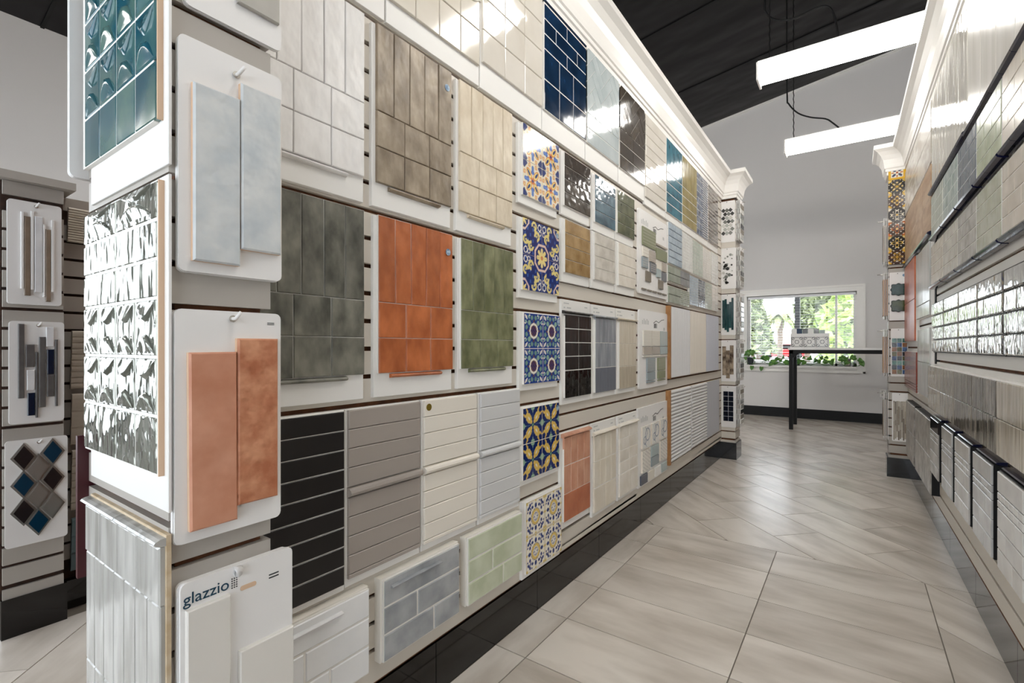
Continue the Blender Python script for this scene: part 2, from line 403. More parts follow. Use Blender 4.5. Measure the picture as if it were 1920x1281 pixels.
# ================================================================ LEFT WALL SAMPLE BOARDS
def zel(name, a, b, rough=.42, rnd=.1, bump=.6): return mat(name, a, b, rough=rough, scale=16, bump=bump, bscale=26, rnd=rnd, detail=6, lo=.32, hi=.68, stretch=(1.3,1,.8), bdet=1.5)
Z_WHITE = zel('white_zellige', (232,229,226), (243,241,239), .35, .02)
Z_TAUPE = zel('taupe_glaze', (122,106,86), (172,156,134), .4, .08)
Z_BEIGE = zel('beige_glaze', (206,190,164), (226,213,190), .4, .03)
Z_GREY = zel('slate_green_glaze', (72,72,64), (132,130,118), .45, .14)
Z_ORANGE = zel('burnt_orange_glaze', (160,84,42), (198,114,66), .4, .1)
Z_OLIVE = zel('olive_glaze', (92,95,64), (140,141,106), .4, .1)
def mexican(label, y0, z0, m):
    th = lboard('tile_sample_board', label, y0, y0+.315, z0, z0+.503)
    x = .011; w = .302
    if m not in (Z_WHITE, Z_TAUPE, Z_BEIGE): grout(th, x, x+w, .066, .505, t=.006)
    for i in range(5): tile(th, x+w*i/5, z0*0+.264, w/5, .241, m, wob=.007, gap=.0017)
    for r in range(2):
        for c in range(3): tile(th, x+w*c/3, .066+.099*r, w/3, .099, m, wob=.007, gap=.0017)
    obj('pencil_trim', halfround(.205, .006, .012), m, th, (.055, -.012, .052))
    return th
mexican('white handmade tile board behind the pillar, upper row', .517, 1.508, Z_WHITE)
b = mexican('brown taupe tile board of five long planks over six squares', .86, 1.508, Z_TAUPE)
STK = mat('blue_foil', (70,110,150), (190,210,225), rough=.3, scale=120)
sticker(b, .29, .445, .011, STK, -.0225)
mexican('beige tile board of five planks over six squares', 1.203, 1.508, Z_BEIGE)
mexican('dark grey-green tile board partly behind the near pillar', .517, .98, Z_GREY)
b = mexican('burnt orange tile board with round foil sticker', .866, .98, Z_ORANGE); sticker(b, .288, .445, .011, STK, -.0225)
mexican('olive green tile board of five planks over six squares', 1.21, .98, Z_OLIVE)

# stacked 3x12 boards
T_BLACK = mat('satin_black_tile', (22,19,20), rough=.3, rnd=.2)
T_TAUPE = mat('taupe_grey_tile', (164,155,147), rough=.32, rnd=.02)
T_CREAM = mat('cream_tile', (236,229,217), rough=.3, rnd=.01)
T_LGREY = mat('light_grey_tile', (214,214,214), rough=.3, rnd=.01)
th = lboard('tile_sample_board', 'black stacked tile board with nine thin courses', .497, .772, .49, .957)
grout(th, .004, .271, .017, .464)
for r in range(9): tile(th, .004, .017+.0497*r, .267, .0497, T_BLACK, gap=.0016)
for y0, y1, m, lab in ((.775,1.037,T_TAUPE,'taupe grey stacked tile board with pencil bar between courses'), (1.045,1.307,T_CREAM,'cream stacked tile board with round gold sticker'), (1.318,1.572,T_LGREY,'pale grey stacked tile board beside the blue patterned boards')):
    th = lboard('tile_sample_board', lab, y0, y1, .494, .957); w = y1-y0-.008
    for r in range(4): tile(th, .005, .261+.05*r, w, .05, m, gap=.0016)
    obj('pencil_trim', halfround(w, .0125, .02), m, th, (.005, -.012, .234))
    for r in range(4): tile(th, .005, .033+.05*r, w, .05, m, gap=.0016)
    tile(th, .005, .021, w, .012, m, gap=.001)
    if m is T_CREAM: sticker(th, .024, .44, .011, mat('gold_foil', (150,130,50), rough=.35, metal=.6), -.0215)

# thick subway boards at the bottom
SUBG = mat('thick_board_edge', (236,231,222), rough=.6)
T_SUBW = mat('white_gloss_subway', (234,235,236), (242,242,242), rough=.16, scale=8, bump=.25, bscale=14)
T_SUBG = mat('grey_gloss_subway', (142,146,150), (176,178,180), rough=.16, scale=12, bump=.25, bscale=14)
T_SUBN = mat('sage_gloss_subway', (186,194,164), (208,214,190), rough=.16, scale=12, bump=.25, bscale=14)
for y0, y1, sp1, sp2, m, lab, st in ((.52,.838,.13,.198,T_SUBW,'thick board of white gloss subway tile, bottom row',1), (.879,1.2,.133,.202,T_SUBG,'thick board of grey gloss subway tile, bottom row',1), (1.237,1.566,.141,.205,T_SUBN,'thick board of pale sage green subway tile, bottom row',0)):
    th = lboard('tile_sample_board', lab, y0, y1, .245, .478, bt=.024, m=SUBG); w = y1-y0-.006
    k = dict(y=-.024, t=.009, b=.003, gap=.004); grout(th, .006, w+.004, .002, .228, y=-.024, t=.0066)
    tile(th, .006, .153, w, .076, m, **k)
    tile(th, .006, .077, sp1-.006, .076, m, **k); tile(th, sp1, .077, w+.006-sp1, .076, m, **k)
    tile(th, .006, .001, sp2-.006, .076, m, **k); tile(th, sp2, .001, w+.006-sp2, .076, m, **k)
    if st: obj('pencil_trim', halfround(.2, .004, .01), m, th, (.03, -.033, .2))

# ---- patterned tiles (flat print)
NAVY=(22,44,112); BLUE=(52,92,170); CRM=(236,226,200); YEL=(226,190,96); ORA=(214,120,52); WHT=(240,236,226); GRN=(120,160,140); PNK=(232,206,196)
def fold(x, y):
    ax, ay = abs(x), abs(y); a, b = max(ax, ay), min(ax, ay)
    return a, b, (ax+ay)/s2, abs(ax-ay)/s2, math.hypot(x, y), math.atan2(y, x)
def ell(p, q, cp, cq, rp, rq): return ((p-cp)/rp)**2+((q-cq)/rq)**2
def deco1(x, y):
    a, b, d, e, r, t = fold(x, y)
    if r < .1: return NAVY
    if d > 1.02 and e < .26-.25*abs(d-1.2): return NAVY
    k = ell(d, e, .56, 0, .22, .085)
    if k < 1: return NAVY if k < .6 else (40,50,80)
    k = ell(d, e, .52, 0, .34, .19)
    if k < .62: return (240,214,140)
    if k < .85: return YEL
    if k < 1.2: return ORA
    if ell(a, b, .62, 0, .26, .15+.05*math.cos(a*14)) < 1: return BLUE if b > .05 else (90,128,200)
    k = math.hypot(a-.86, b-.36)
    if .07 < k < .13: return ORA
    if k < .05: return YEL
    if r < .3 and e < .12: return ORA
    return CRM
def deco2(x, y):
    a, b, d, e, r, t = fold(x, y)
    r8 = max(a, d*.98)
    if r8 < .34:
        pet = .26+.07*math.cos(8*t)
        if r < .06: return ORA
        return (240,222,150) if r < pet-.05*(1+math.cos(16*t))/2 else NAVY
    if r8 < .40: return PNK
    ca, cb = 1-a, 1-b; cr = max(ca, cb, (ca+cb)/s2)
    if cr < .27: return (240,222,150) if math.hypot(ca, cb) < .17+.07*math.cos(8*math.atan2(cb, ca)) else NAVY
    if cr < .32: return PNK
    for cx, cy, ri, ro in ((.58,.27,.07,.15),(.85,.42,.07,.145)):
        k = math.hypot(a-cx, b-cy)
        if ri < k < ro and not (a < cx-.02 and b > cy): return (232,216,140)
        if k < .035: return (232,216,140)
    if ell(a, b, .74, .36, .10, .05) < 1: return (232,216,140)
    k = math.hypot(a-.86, b-.13)
    if .07 < k < .1: return WHT
    k = math.hypot(a-.70, b-.10)
    if .05 < k < .075: return WHT
    return NAVY if math.sin(x*23)*math.sin(y*19) < .6 else BLUE
def deco3(x, y):
    a, b, d, e, r, t = fold(x, y)
    if r < .29: return (36,38,92) if math.sin(x*30)*math.sin(y*30) < .3 else (112,60,70)
    if r < .33: return (120,80,60)
    if r < .46: return WHT
    if r < .49: return (70,50,60)
    if ell(a, b, .58, 0, .1, .05) < 1: return (110,70,60)
    if math.hypot(d-.66, e) < .15: return (140,176,158)
    if math.hypot(a-.76, b-.2) < .13: return (112,150,140)
    if ell(d, e, 1.12, 0, .2, .07) < 1 or ell(a, b, .9, .45, .08, .05) < 1: return WHT
    if ell(d, e, .95, .2, .14, .06) < 1: return (150,190,170)
    return (28,62,142) if math.sin(x*17)*math.sin(y*13) < .4 else (20,46,116)
def deco4(x, y):
    a, b, d, e, r, t = fold(x, y)
    hw = .25*math.sin(min(1, max(0, (d-.12)/.75))*math.pi*.72+.12) if d < .98 else 0
    if .14 < d < .98 and e < hw:
        if ell(d, e, .55, 0, .16, .05) < 1: return WHT
        return YEL if e < hw-.02 else (236,220,160)
    if .9 <= d < 1.28 and abs(e-(.17+.12*(d-.9))) < .09*(1.28-d)/.38: return YEL
    if r < .1: return (110,160,130)
    if a > .72 and b < (a-.72)*.8: return GRN if math.sin(a*40) > -.3 else (180,205,180)
    if b < .03 and a > .3: return (60,90,150)
    return (18,38,98)
def deco5(x, y):
    a, b, d, e, r, t = fold(x, y)
    if max(a, b) > .97: return (190,160,80)
    if r < .09: return WHT
    if r < .24: return WHT if abs(math.sin(2*t)) > .45 and r < .2 else NAVY
    if r < .29: return WHT
    if r < .46: return (222,190,104)
    if r < .49: return NAVY
    if ell(a, b, .66, 0, .17, .1) < 1: return NAVY
    if math.hypot(a-.62, b-.36) < .1 or math.hypot(d-.98, e-.13) < .1: return NAVY
    if ell(d, e, .84, 0, .22, .045) < 1: return NAVY
    if math.hypot(a-.86, b-.42) < .06: return NAVY
    if a > .86 and b > .86: return (222,196,110)
    if math.hypot(a-.93, b) < .06: return (214,186,100)
    return (240,234,220)
PRINT = printmat('printed_glaze', .1)
def quad(th, x0, z0, s, fn, whole=False):
    if whole:
        ms = [gridmesh(s/2-.001, s/2-.001, .009, (lambda i, j: lambda u, v: fn((u+1)/2-1+i, (v+1)/2-1+j))(i, j)) for j in (0,1) for i in (0,1)]
    else: ms = [gridmesh(s/2-.003, s/2-.003, .009, fn)]*4
    grout(th, x0, x0+s, z0, z0+s)
    for n in range(4): obj('tile', ms[n], PRINT, th, (x0+(n%2)*s/2+.001, -.012, z0+(n//2)*s/2+.001))
for lab, y0, z0, h, tx, tz, fn, wh in (('white board with four orange and blue floral tiles, topmost patterned board',1.566,1.69,.316,.022,.034,deco1,0),
        ('board with navy tiles forming one octagon rosette',1.57,1.315,.32,.016,.032,deco2,1), ('board with four blue tiles of white oval rings',1.572,.945,.316,.024,.025,deco3,0),
        ('board with four navy tiles of yellow tulips',1.576,.566,.315,.013,.022,deco4,0), ('board with four cream tiles of blue sunbursts, lowest patterned board',1.593,.19,.311,.018,.018,deco5,0)):
    th = lboard('patterned_tile_board', lab, y0, y0+.303, z0, z0+h, group='patterned tile boards')
    quad(th, tx, tz, .287, fn, wh)
    if fn in (deco2, deco3, deco4): sticker(th, tx+.27, tz+.262, .012, STK, -.0222)

# ---- four course boards
def gl(name, a, b, rough=.1, rnd=.08): return mat(name, a, b, rough=rough, scale=16, bump=.3, bscale=30, rnd=rnd)
G4 = [('dark brown gloss tile board of four courses', 1.908, 2.19, 1.72, gl('espresso_gloss',(46,36,28),(66,54,42))),
      ('denim blue gloss tile board of four courses', 2.225, 2.498, 1.712, gl('denim_gloss',(54,80,98),(90,120,136))),
      ('moss green gloss tile board of four courses', 2.51, 2.78, 1.712, gl('moss_gloss',(80,84,60),(112,115,88))),
      ('ochre tan tile board of four courses', 1.912, 2.187, 1.416, gl('ochre_gloss',(142,112,70),(178,148,104),.2)),
      ('pale stone grey tile board of four courses', 2.216, 2.493, 1.418, gl('stone_gloss',(198,192,182),(222,217,208),.2,.03)),
      ('cream tile board of four courses', 2.522, 2.795, 1.42, gl('bone_gloss',(228,219,205),(238,231,220),.2,.02))]
for lab, y0, y1, z0, m in G4:
    th = lboard('tile_sample_board', lab, y0, y1, z0, z0+.288)
    grout(th, .02, y1-y0-.002, .043, .284)
    for r in range(4): tile(th, .02, .043+.0603*r, y1-y0-.022, .0603, m, gap=.0022, t=.010)

# ---- header boards with half-round bars
def header(lab, y0, y1, z0, z1, bar_m, text=True):
    th = lboard('tile_sample_board', lab, y0, y1, z0, z1)
    w = y1-y0
    grout(th, .02, w-.005, .03 if z0 > .5 else .032, z1-z0-.075)
    if text:
        for i, (a, b2, zz) in enumerate(((.02,.07,.02),(.02,.035,.04),(.05,.09,.04),(w-.06,w-.03,.028))):
            obj('header_print', boxm(b2-a, .006, .0004), INKF, th, (a, -.0121, z1-z0-zz))
    return th
T_BLK = mat('black_handmade_tile', (24,22,22), (40,38,38), rough=.2, scale=10, bump=.3, bscale=18, stretch=(2,1,.6))
T_BLKG = mat('black_mirror_tile', (14,12,12), rough=.04, bump=.5, bscale=22, stretch=(1.5,1,.8))
T_BG = mat('blue_grey_tile', (128,132,140), (160,164,170), rough=.2, scale=10, bump=.2, bscale=18, stretch=(3,1,.5), rnd=.06)
T_BGG = mat('blue_grey_mirror_tile', (110,114,124), rough=.05, bump=.5, bscale=26, stretch=(1.5,1,.6))
T_BE = mat('oat_tile', (204,192,172), (216,206,188), rough=.25, scale=10, stretch=(3,1,.4), rnd=.02)
T_BEG = mat('oat_mirror_tile', (190,178,158), rough=.06, bump=.5, bscale=26, stretch=(1.5,1,.6))
th = header('black tile board with pencil bar and glossy bottom course', 1.912, 2.2, .857, 1.337, T_BLK)
w = .284
obj('pencil_trim', halfround(w, .007, .02), T_BLK, th, (.004, -.012, .415))
for r in range(4):
    for c in range(2): tile(th, .02+.133*c, .155+.064*r, .133, .064, T_BLK, gap=.0035)
for c in range(2): tile(th, .02+.133*c, .027, .133, .127, T_BLKG, gap=.003)
th = header('blue grey tile board with narrow planks and glossy bottom course', 2.22, 2.509, .857, 1.334, T_BG)
obj('pencil_trim', halfround(w, .007, .02), T_BG, th, (.004, -.012, .412))
for r in range(2):
    for c in range(4): tile(th, .028+.0645*c, .156+.128*r, .0645, .128, T_BG, gap=.0025)
for c in range(2): tile(th, .028+.129*c, .027, .129, .128, T_BGG, gap=.002)
th = header('oat beige tile board with pencil bar and glossy bottom course', 2.523, 2.811, .857, 1.334, T_BE)
obj('pencil_trim', halfround(w, .007, .02), T_BE, th, (.004, -.012, .412))
for r in range(2):
    for c in range(4): tile(th, .033+.063*c, .152+.129*r, .063, .129, T_BE, gap=.001)
for c in range(2): tile(th, .033+.126*c, .025, .126, .126, T_BEG, gap=.001)
T_TER = mat('terracotta_handmade', (200,140,112), (218,166,138), rough=.35, scale=10, rnd=.05, bump=.2, bscale=20)
T_TER2 = mat('deep_terracotta', (172,94,58), (196,120,82), rough=.3, scale=9, bump=.2, bscale=18)
T_IVO = mat('ivory_handmade', (222,212,194), (234,226,212), rough=.3, scale=10, rnd=.03, bump=.2, bscale=20)
T_IVO2 = mat('pale_ivory_brick', (226,218,204), (238,232,222), rough=.25, scale=10, rnd=.02, bump=.2, bscale=20)
th = header('terracotta tile board with pencil bar on top', 1.902, 2.187, .293, .73, T_TER, False)
obj('pencil_trim', halfround(.275, .009, .022), T_TER, th, (.004, -.012, .415))
for r in range(2):
    for c in range(4): tile(th, .02+.066*c, .156+.129*r, .066, .129, T_TER, gap=.003)
for c in range(2): tile(th, .02+.132*c, .031, .132, .125, T_TER2, gap=.001)
th = header('ivory tile board of upright planks with pencil bar', 2.222, 2.512, .258, .73, T_IVO)
obj('pencil_trim', halfround(.28, .009, .022), T_IVO, th, (.004, -.012, .41))
for r in range(2):
    for c in range(4): tile(th, .012+.0685*c, .146+.132*r, .0685, .132, T_IVO, gap=.003)
for c in range(2): tile(th, .012+.137*c, .018, .137, .126, T_IVO, gap=.002)
th = header('ivory tile board of brick courses with pencil bar', 2.546, 2.837, .258, .73, T_IVO2)
obj('pencil_trim', halfround(.28, .009, .022), T_IVO2, th, (.004, -.012, .41))
for r in range(4):
    for c in range(2): tile(th, .012+.139*c, .146+.066*r, .139, .066, T_IVO2, gap=.003)
for c in range(2): tile(th, .012+.139*c, .018, .139, .126, T_IVO2, gap=.002)

# ---- three swatch display boards (rounded, with little swatch tiles)
def swatch(th, x, z, w, h, m, t=.009, n=0):
    o = obj('swatch', boxm(w, h, t, .001), m, th, (x, -.012, z))
    if n:
        for i in range(1, n): obj('joint', boxm(w, .0022, .0006), GROUT, o, (0, -t, h*i/n-.001))
def disp(lab, y0, y1, z0, z1, r):
    th = lboard('swatch_display_board', lab, y0, y1, z0, z1, rnd=r, m=WHITE, group='swatch display boards')
    W, Hh = y1-y0, z1-z0
    for i in range(5): obj('heading_print', boxm(.012, .035 if i % 2 else .026, .0004), INKF, th, (.05+.026*i, -.0121, Hh-.09))
    obj('line_drawing', tubem([(.26,-.0125,Hh-.075),(.31,-.0125,Hh-.06),(.36,-.0125,Hh-.07),(.42,-.0125,Hh-.05),(.47,-.0125,Hh-.045)], .0018, 5), INK, th)
    for i in range(4): obj('line_drawing', boxm(.01, .03, .0005), INK if i < 3 else INKF, th, (.27+.017*i, -.0121, Hh-.108))
    obj('print_block', boxm(.03, .02, .0004), INKF, th, (.46, -.0121, Hh-.12)); return th
SAGE = mat('sage_swatch', (138,142,112), rough=.3); CRS = mat('cream_swatch', (230,224,212), rough=.3); TAS = mat('taupe_swatch', (182,172,160), rough=.3)
BLS = mat('blue_grey_swatch', (150,160,164), rough=.3); DKS = mat('dark_grey_swatch', (118,120,124), rough=.3); BRS = mat('brown_swatch', (128,118,104), rough=.3); MIS = mat('mist_swatch', (176,188,188), rough=.3); SLS = mat('slate_swatch', (82,86,98), rough=.3); WHS = mat('white_swatch', (238,236,232), rough=.3)
th = disp('tall rounded display board with sage green swatches', 2.868, 3.428, 1.452, 1.978, .02)
swatch(th, .055, .305, .24, .115, SAGE, n=6); swatch(th, .31, .255, .22, .075, SAGE); swatch(th, .31, .345, .22, .012, TAS, .012)
for x, z, w, h, m, n in ((.055,.235,.1,.06,CRS,3),(.185,.22,.11,.07,TAS,4),(.32,.19,.09,.055,CRS,0),(.43,.185,.09,.065,TAS,0),(.05,.165,.1,.065,BLS,4),(.195,.15,.11,.065,DKS,5),(.32,.135,.08,.055,MIS,0),(.43,.12,.09,.06,DKS,0),(.115,.085,.09,.065,BRS,0),(.36,.06,.09,.06,BRS,0)): swatch(th, x, z, w, h, m, n=n)
for i in range(5): swatch(th, .05+.1*i, .025, .075, .01, BRS, .008)
th = disp('rounded display board with ribbed cream and grey swatches', 2.882, 3.428, .856, 1.352, .02)
for i, m in enumerate((CRS, TAS, MIS)):
    swatch(th, .055+.16*i, .27, .15, .10, CRS if i < 2 else MIS, n=10); swatch(th, .055+.16*i, .215, .15, .05, TAS if i < 2 else MIS); swatch(th, .055+.16*i, .2, .15, .007, CRS)
for x, m in ((.12, BLS), (.33, SAGE)):
    swatch(th, x, .105, .15, .085, m, n=8); swatch(th, x, .05, .15, .05, m); swatch(th, x, .035, .15, .007, m)
th = disp('display board with scroll painted and plain small swatches', 2.862, 3.425, .25, .74, .002)
def scroll(u, v):
    k = math.hypot(u-.3, v-.2); k2 = math.hypot(u+.4, v+.3)
    return (140,150,165) if .5 < k < .62 or .28 < k2 < .38 or abs(u+.1-.3*math.sin(v*4)) < .06 else (236,234,230)
def speck(u, v): return (176,174,170) if math.sin(u*13+v*3)*math.sin(v*15-u*4) > .55 else (234,230,222)
SCR = gridmesh(.14, .135, .01, scroll, 30); SPK = gridmesh(.14, .135, .01, speck, 30)
for x, z, me in ((.05,.235,SCR),(.225,.235,SCR),(.395,.24,SCR),(.05,.085,SPK),(.395,.095,SPK)): obj('swatch', me, PRINT, th, (x, -.012, z))
swatch(th, .225, .155, .14, .065, MIS); swatch(th, .225, .09, .14, .06, BLS)
for i, m in enumerate((SLS, CRS, WHS, MIS)): swatch(th, .03+.13*i, .012, .115, .058, m)

# ---- far section: fluted and ridged panels
obj('wood_edge', boxm(.03, .52, .03), mat('oak_edge', (176,128,78), (150,102,56), rough=.6, scale=30, stretch=(6,1,.5)), wl, (XL-.0005, 3.432, .893), (0,0,LROT))
obj('wood_edge', boxm(.03, .53, .03), MATS['oak_edge'], wl, (XL-.0005, 3.43, .28), (0,0,LROT))
FLW = mat('white_fluted', (228,227,228), rough=.4); FLC = mat('cream_fluted', (234,227,216), rough=.4); FLB = mat('blue_grey_fluted', (200,203,212), rough=.4); FLG = mat('grey_fluted', (186,187,192), rough=.4)
def fluted(lab, y0, y1, z0, z1, m, n, horiz=False):
    th = thing('fluted_panel', lab, 'panel', (XL, y0, z0), LROT, 'fluted panels'); W, Hh = y1-y0, z1-z0
    obj('board', boxm(W, Hh, .012, 0), MDF, th)
    for i in range(n):
        if horiz: obj('rib', halfround(W, Hh/n/2, .016), m, th, (0, -.012, Hh*i/n))
        else: obj('rib', halfround(Hh, W/n/2, .012), m, th, (W*(i+1)/n, -.012, 0), (0, R(-90), 0))
fluted('white fluted panel with upright ribs', 3.465, 3.985, .9, 1.41, FLW, 14)
fluted('cream fluted panel with upright ribs', 4.01, 4.495, .903, 1.41, FLC, 12)
fluted('blue grey fluted panel with upright ribs beside the far pillar', 4.53, 4.98, .9, 1.41, FLB, 14)
fluted('white panel with level ridges beside the scroll swatches', 3.465, 3.985, .29, .806, FLW, 20, True)
fluted('white panel with level ridges next to the grey ribbed panel', 4.02, 4.508, .298, .806, FLW, 20, True)
fluted('grey finely ribbed panel by the base of the far pillar', 4.525, 5.0, .306, .806, FLG, 18)

# ---- far section: mosaic and glass boards
GLASSB = gl('pale_blue_glass', (164,178,190), (186,198,208), .12, .06); WHM = gl('white_mosaic', (226,226,222), (236,236,232), .15, .02); PGM = gl('pale_green_mosaic', (190,198,186), (208,214,204), .15, .04); WTM = gl('warm_white_mosaic', (230,226,218), (238,235,229), .2, .02)
SGG = gl('sage_glass', (146,152,136), (168,173,158), .12, .04); GYG = gl('grey_glass', (128,128,128), (150,150,149), .12, .04); DGM = gl('dark_wave_mosaic', (74,80,92), (170,176,182), .1, .02)
def fboard(lab, y0, y1, z0, z1, nc, nr, m, off=False, tiles=False):
    th = lboard('mosaic_board', lab, y0, y1, z0, z1, group='mosaic boards near the far pillar')
    if tiles: grid(th, 0, y1-y0, 0, z1-z0, nc, nr, m, gap=.004)
    else: mosaic(th, .002, y1-y0-.002, .002, z1-z0-.002, nc, nr, m, offset=off)
fboard('pale blue glass board of two columns beside the sage display', 3.45, 3.764, 1.717, 2.01, 2, 6, GLASSB, tiles=True)
fboard('white fine mosaic board next to the pale blue glass', 3.77, 4.066, 1.717, 2.008, 9, 12, WHM)
fboard('pale green mosaic board of small courses', 4.072, 4.39, 1.717, 2.0, 3, 10, PGM)
fboard('warm white small mosaic board', 4.397, 4.69, 1.715, 1.99, 6, 14, WTM)
fboard('white mosaic board touching the far pillar, upper row', 4.7, 4.975, 1.71, 2.0, 4, 10, WHM)
th = lboard('mosaic_board', 'sage and grey glass board of two courses', 3.442, 3.968, 1.588, 1.702, group='mosaic boards near the far pillar')
for r in range(2): tile(th, 0, .057*r, .28, .057, SGG, gap=.003); tile(th, .28, .057*r, .246, .057, GYG, gap=.003)
th = lboard('mosaic_board', 'sage glass board with textured right half, above the fluted panels', 3.442, 3.968, 1.436, 1.556, group='mosaic boards near the far pillar')
for r in range(2): tile(th, 0, .06*r, .28, .06, SGG, gap=.003)
mosaic(th, .28, .526, 0, .12, 3, 8, SGG, offset=True)
fboard('blue grey striped glass mosaic board', 3.975, 4.24, 1.456, 1.697, 1, 11, GLASSB)
fboard('dark and silver wavy mosaic board', 4.246, 4.47, 1.456, 1.697, 5, 11, DGM, True)
fboard('pale green striped glass mosaic board', 4.476, 4.72, 1.456, 1.697, 2, 9, PGM, True)
fboard('white striped mosaic board touching the far pillar, lower row', 4.727, 4.975, 1.456, 1.70, 2, 8, WTM)

# ---- top row
LEAFM = mat('cream_gloss_relief', (222,214,200), (230,223,211), rough=.1, scale=6, bump=.15, bscale=10)
CRG = mat('ivory_gloss', (224,217,205), (232,226,216), rough=.07, scale=6, bump=.35, bscale=12)
BLG = mat('navy_gloss', (16,36,60), (24,52,84), rough=.1, scale=12, bump=.25, bscale=16, rnd=.12)
PBH = mat('pale_blue_gloss', (186,196,198), (202,210,211), rough=.1, scale=8, bump=.3, bscale=14, rnd=.04)
DBH = mat('brown_gloss', (62,54,46), (84,75,65), rough=.1, scale=8, bump=.15, bscale=14, rnd=.1)
TEG = mat('teal_gloss', (26,92,112), (46,120,140), rough=.12, scale=10, bump=.25, bscale=14, rnd=.06)
OLG = mat('olive_gloss', (140,124,70), (164,148,92), rough=.12, scale=10, bump=.25, bscale=14, rnd=.05)
BGM = gl('slate_blue_mosaic', (84,92,112), (150,158,172), .12, .1); BRM = gl('brown_mosaic', (70,60,54), (112,100,92), .12, .1)
def tboard(lab, y0, y1, z0=2.037): return lboard('gloss_tile_board', lab, y0, y1, z0, 2.597, group='top row boards under the crown')
th = tboard('cream gloss board nearest the near pillar, top row', .53, .904)
grid(th, .004, .37, .065, .555, 3, 4, LEAFM)
th = tboard('cream gloss relief board with leaf shapes, top row', .91, 1.323)
grid(th, .006, .408, .066, .556, 4, 4, LEAFM, gap=.003)
def leaf(w, h, t, flip):
    n = 10; pts = [(w*i/n, h*.5+h*.5*math.sin(math.pi*i/n)*.8+(i/n-.5)*h*.2) for i in range(n+1)]
    return tubem([(x if not flip else w-x, -t, z) for x, z in pts], .004, 6)
for i, (x, z, fl) in enumerate(((.22,.28,0),(.32,.26,1),(.22,.38,1),(.32,.36,0),(.12,.4,0),(.02,.42,1))):
    obj('leaf_relief', leaf(.09, .07, .0215, fl), LEAFM, th, (x, 0, z)); obj('leaf_relief', leaf(.09, -.05, .0215, fl), LEAFM, th, (x, 0, z+.06))
th = tboard('ivory gloss board of wide tiles in three columns, top row', 1.33, 1.74)
grid(th, .006, .405, .091, .556, 3, 4, CRG, gap=.003)
th = tboard('navy blue gloss board with bright joints, top row', 1.746, 2.143)
k = dict(gap=.005, y=-.012); grout(th, .003, .394, .091, .556)
for r in range(2):
    for c in range(3): tile(th, .005+.1307*c, .091+.129*r, .1307, .129, BLG, **k)
for r, cuts in enumerate(([0,.2,.392], [0,.1,.3,.392], [0,.2,.392])):
    for a, b2 in zip(cuts, cuts[1:]): tile(th, .005+a, .349+.064*r, b2-a, .064, BLG, **k)
obj('pencil_trim', halfround(.39, .006, .014), BLG, th, (.003, -.012, .545))
def herring(lab, y0, y1, m, low, bot):
    th = tboard(lab, y0, y1); W = y1-y0-.008; grout(th, .004, .004+W, bot, .556)
    n = 3 if low else 2
    for r in range(n):
        for c in range(2 if low else 1): tile(th, .004+W/(2 if low else 1)*c, bot+.075*r, W/(2 if low else 1), .075, m, gap=.003)
    zb = bot+.075*n; x0, x1, z0, z1 = .004, .004+W, zb, .556
    L, wd = .15, .055
    for i in range(-24, 30):
        for j in range(-14, 16):
            for a in (0, 1):
                px, pz = i*wd+j*L, i*wd-j*L        # herringbone lattice, turned 45 degrees below
                q = [(px,pz),(px+L,pz),(px+L,pz+wd),(px,pz+wd)] if a == 0 else [(px+L,pz+wd-L),(px+L+wd,pz+wd-L),(px+L+wd,pz+wd),(px+L,pz+wd)]
                g = .0015; cxq = sum(p[0] for p in q)/4; czq = sum(p[1] for p in q)/4
                q = [(p[0]+(g if p[0] < cxq else -g), p[1]+(g if p[1] < czq else -g)) for p in q]
                ro = [((u-v)*.7071+(x0+x1)/2, (u+v)*.7071+z0-.1) for u, v in q]
                if max(p[0] for p in ro) < x0 or min(p[0] for p in ro) > x1 or max(p[1] for p in ro) < z0 or min(p[1] for p in ro) > z1: continue
                ro = clip(ro, x0, x1, z0, z1)
                if ro and len(ro) >= 3:
                    ar = sum(ro[i2][0]*ro[(i2+1)%len(ro)][1]-ro[(i2+1)%len(ro)][0]*ro[i2][1] for i2 in range(len(ro)))/2
                    if abs(ar) < .0002: continue
                    o = obj('tile', prism(ro if ar > 0 else ro[::-1], .009), m, th, (0, -.012, 0))
                    o.location.y -= random.uniform(0, .0012)
herring('pale blue grey herringbone gloss board, top row', 2.15, 2.55, PBH, False, .09)
herring('dark brown herringbone gloss board, top row', 2.558, 2.964, DBH, True, .09)
th = tboard('ivory gloss board of level courses beside the teal board', 2.97, 3.376, 2.02)
grid(th, .004, .4, .047, .57, 1, 8, CRG, gap=.0025)
th = tboard('teal gloss board with upright planks above courses', 3.386, 3.766, 2.02)
grout(th, .004, .376, .047, .57); grid(th, .004, .376, .047, .33, 1, 4, TEG, gap=.005); grid(th, .004, .376, .33, .57, 5, 1, TEG, gap=.005)
th = tboard('olive gold gloss board, top row', 3.772, 4.188, 2.02)
grout(th, .004, .412, .05, .57); grid(th, .004, .412, .05, .33, 1, 4, OLG, gap=.004); grid(th, .004, .412, .33, .57, 5, 1, OLG, gap=.004)
th = tboard('slate blue mosaic board, top row', 4.194, 4.572, 2.02)
mosaic(th, .004, .19, .05, .57, 1, 10, BGM, gap=.005); mosaic(th, .19, .374, .05, .57, 1, 26, BGM, gap=.006)
th = tboard('dark brown mosaic board touching the far pillar, top row', 4.578, 4.97, 2.02)
mosaic(th, .004, .19, .05, .57, 1, 16, BRM, gap=.006); mosaic(th, .19, .388, .05, .57, 1, 16, BRM, gap=.006)
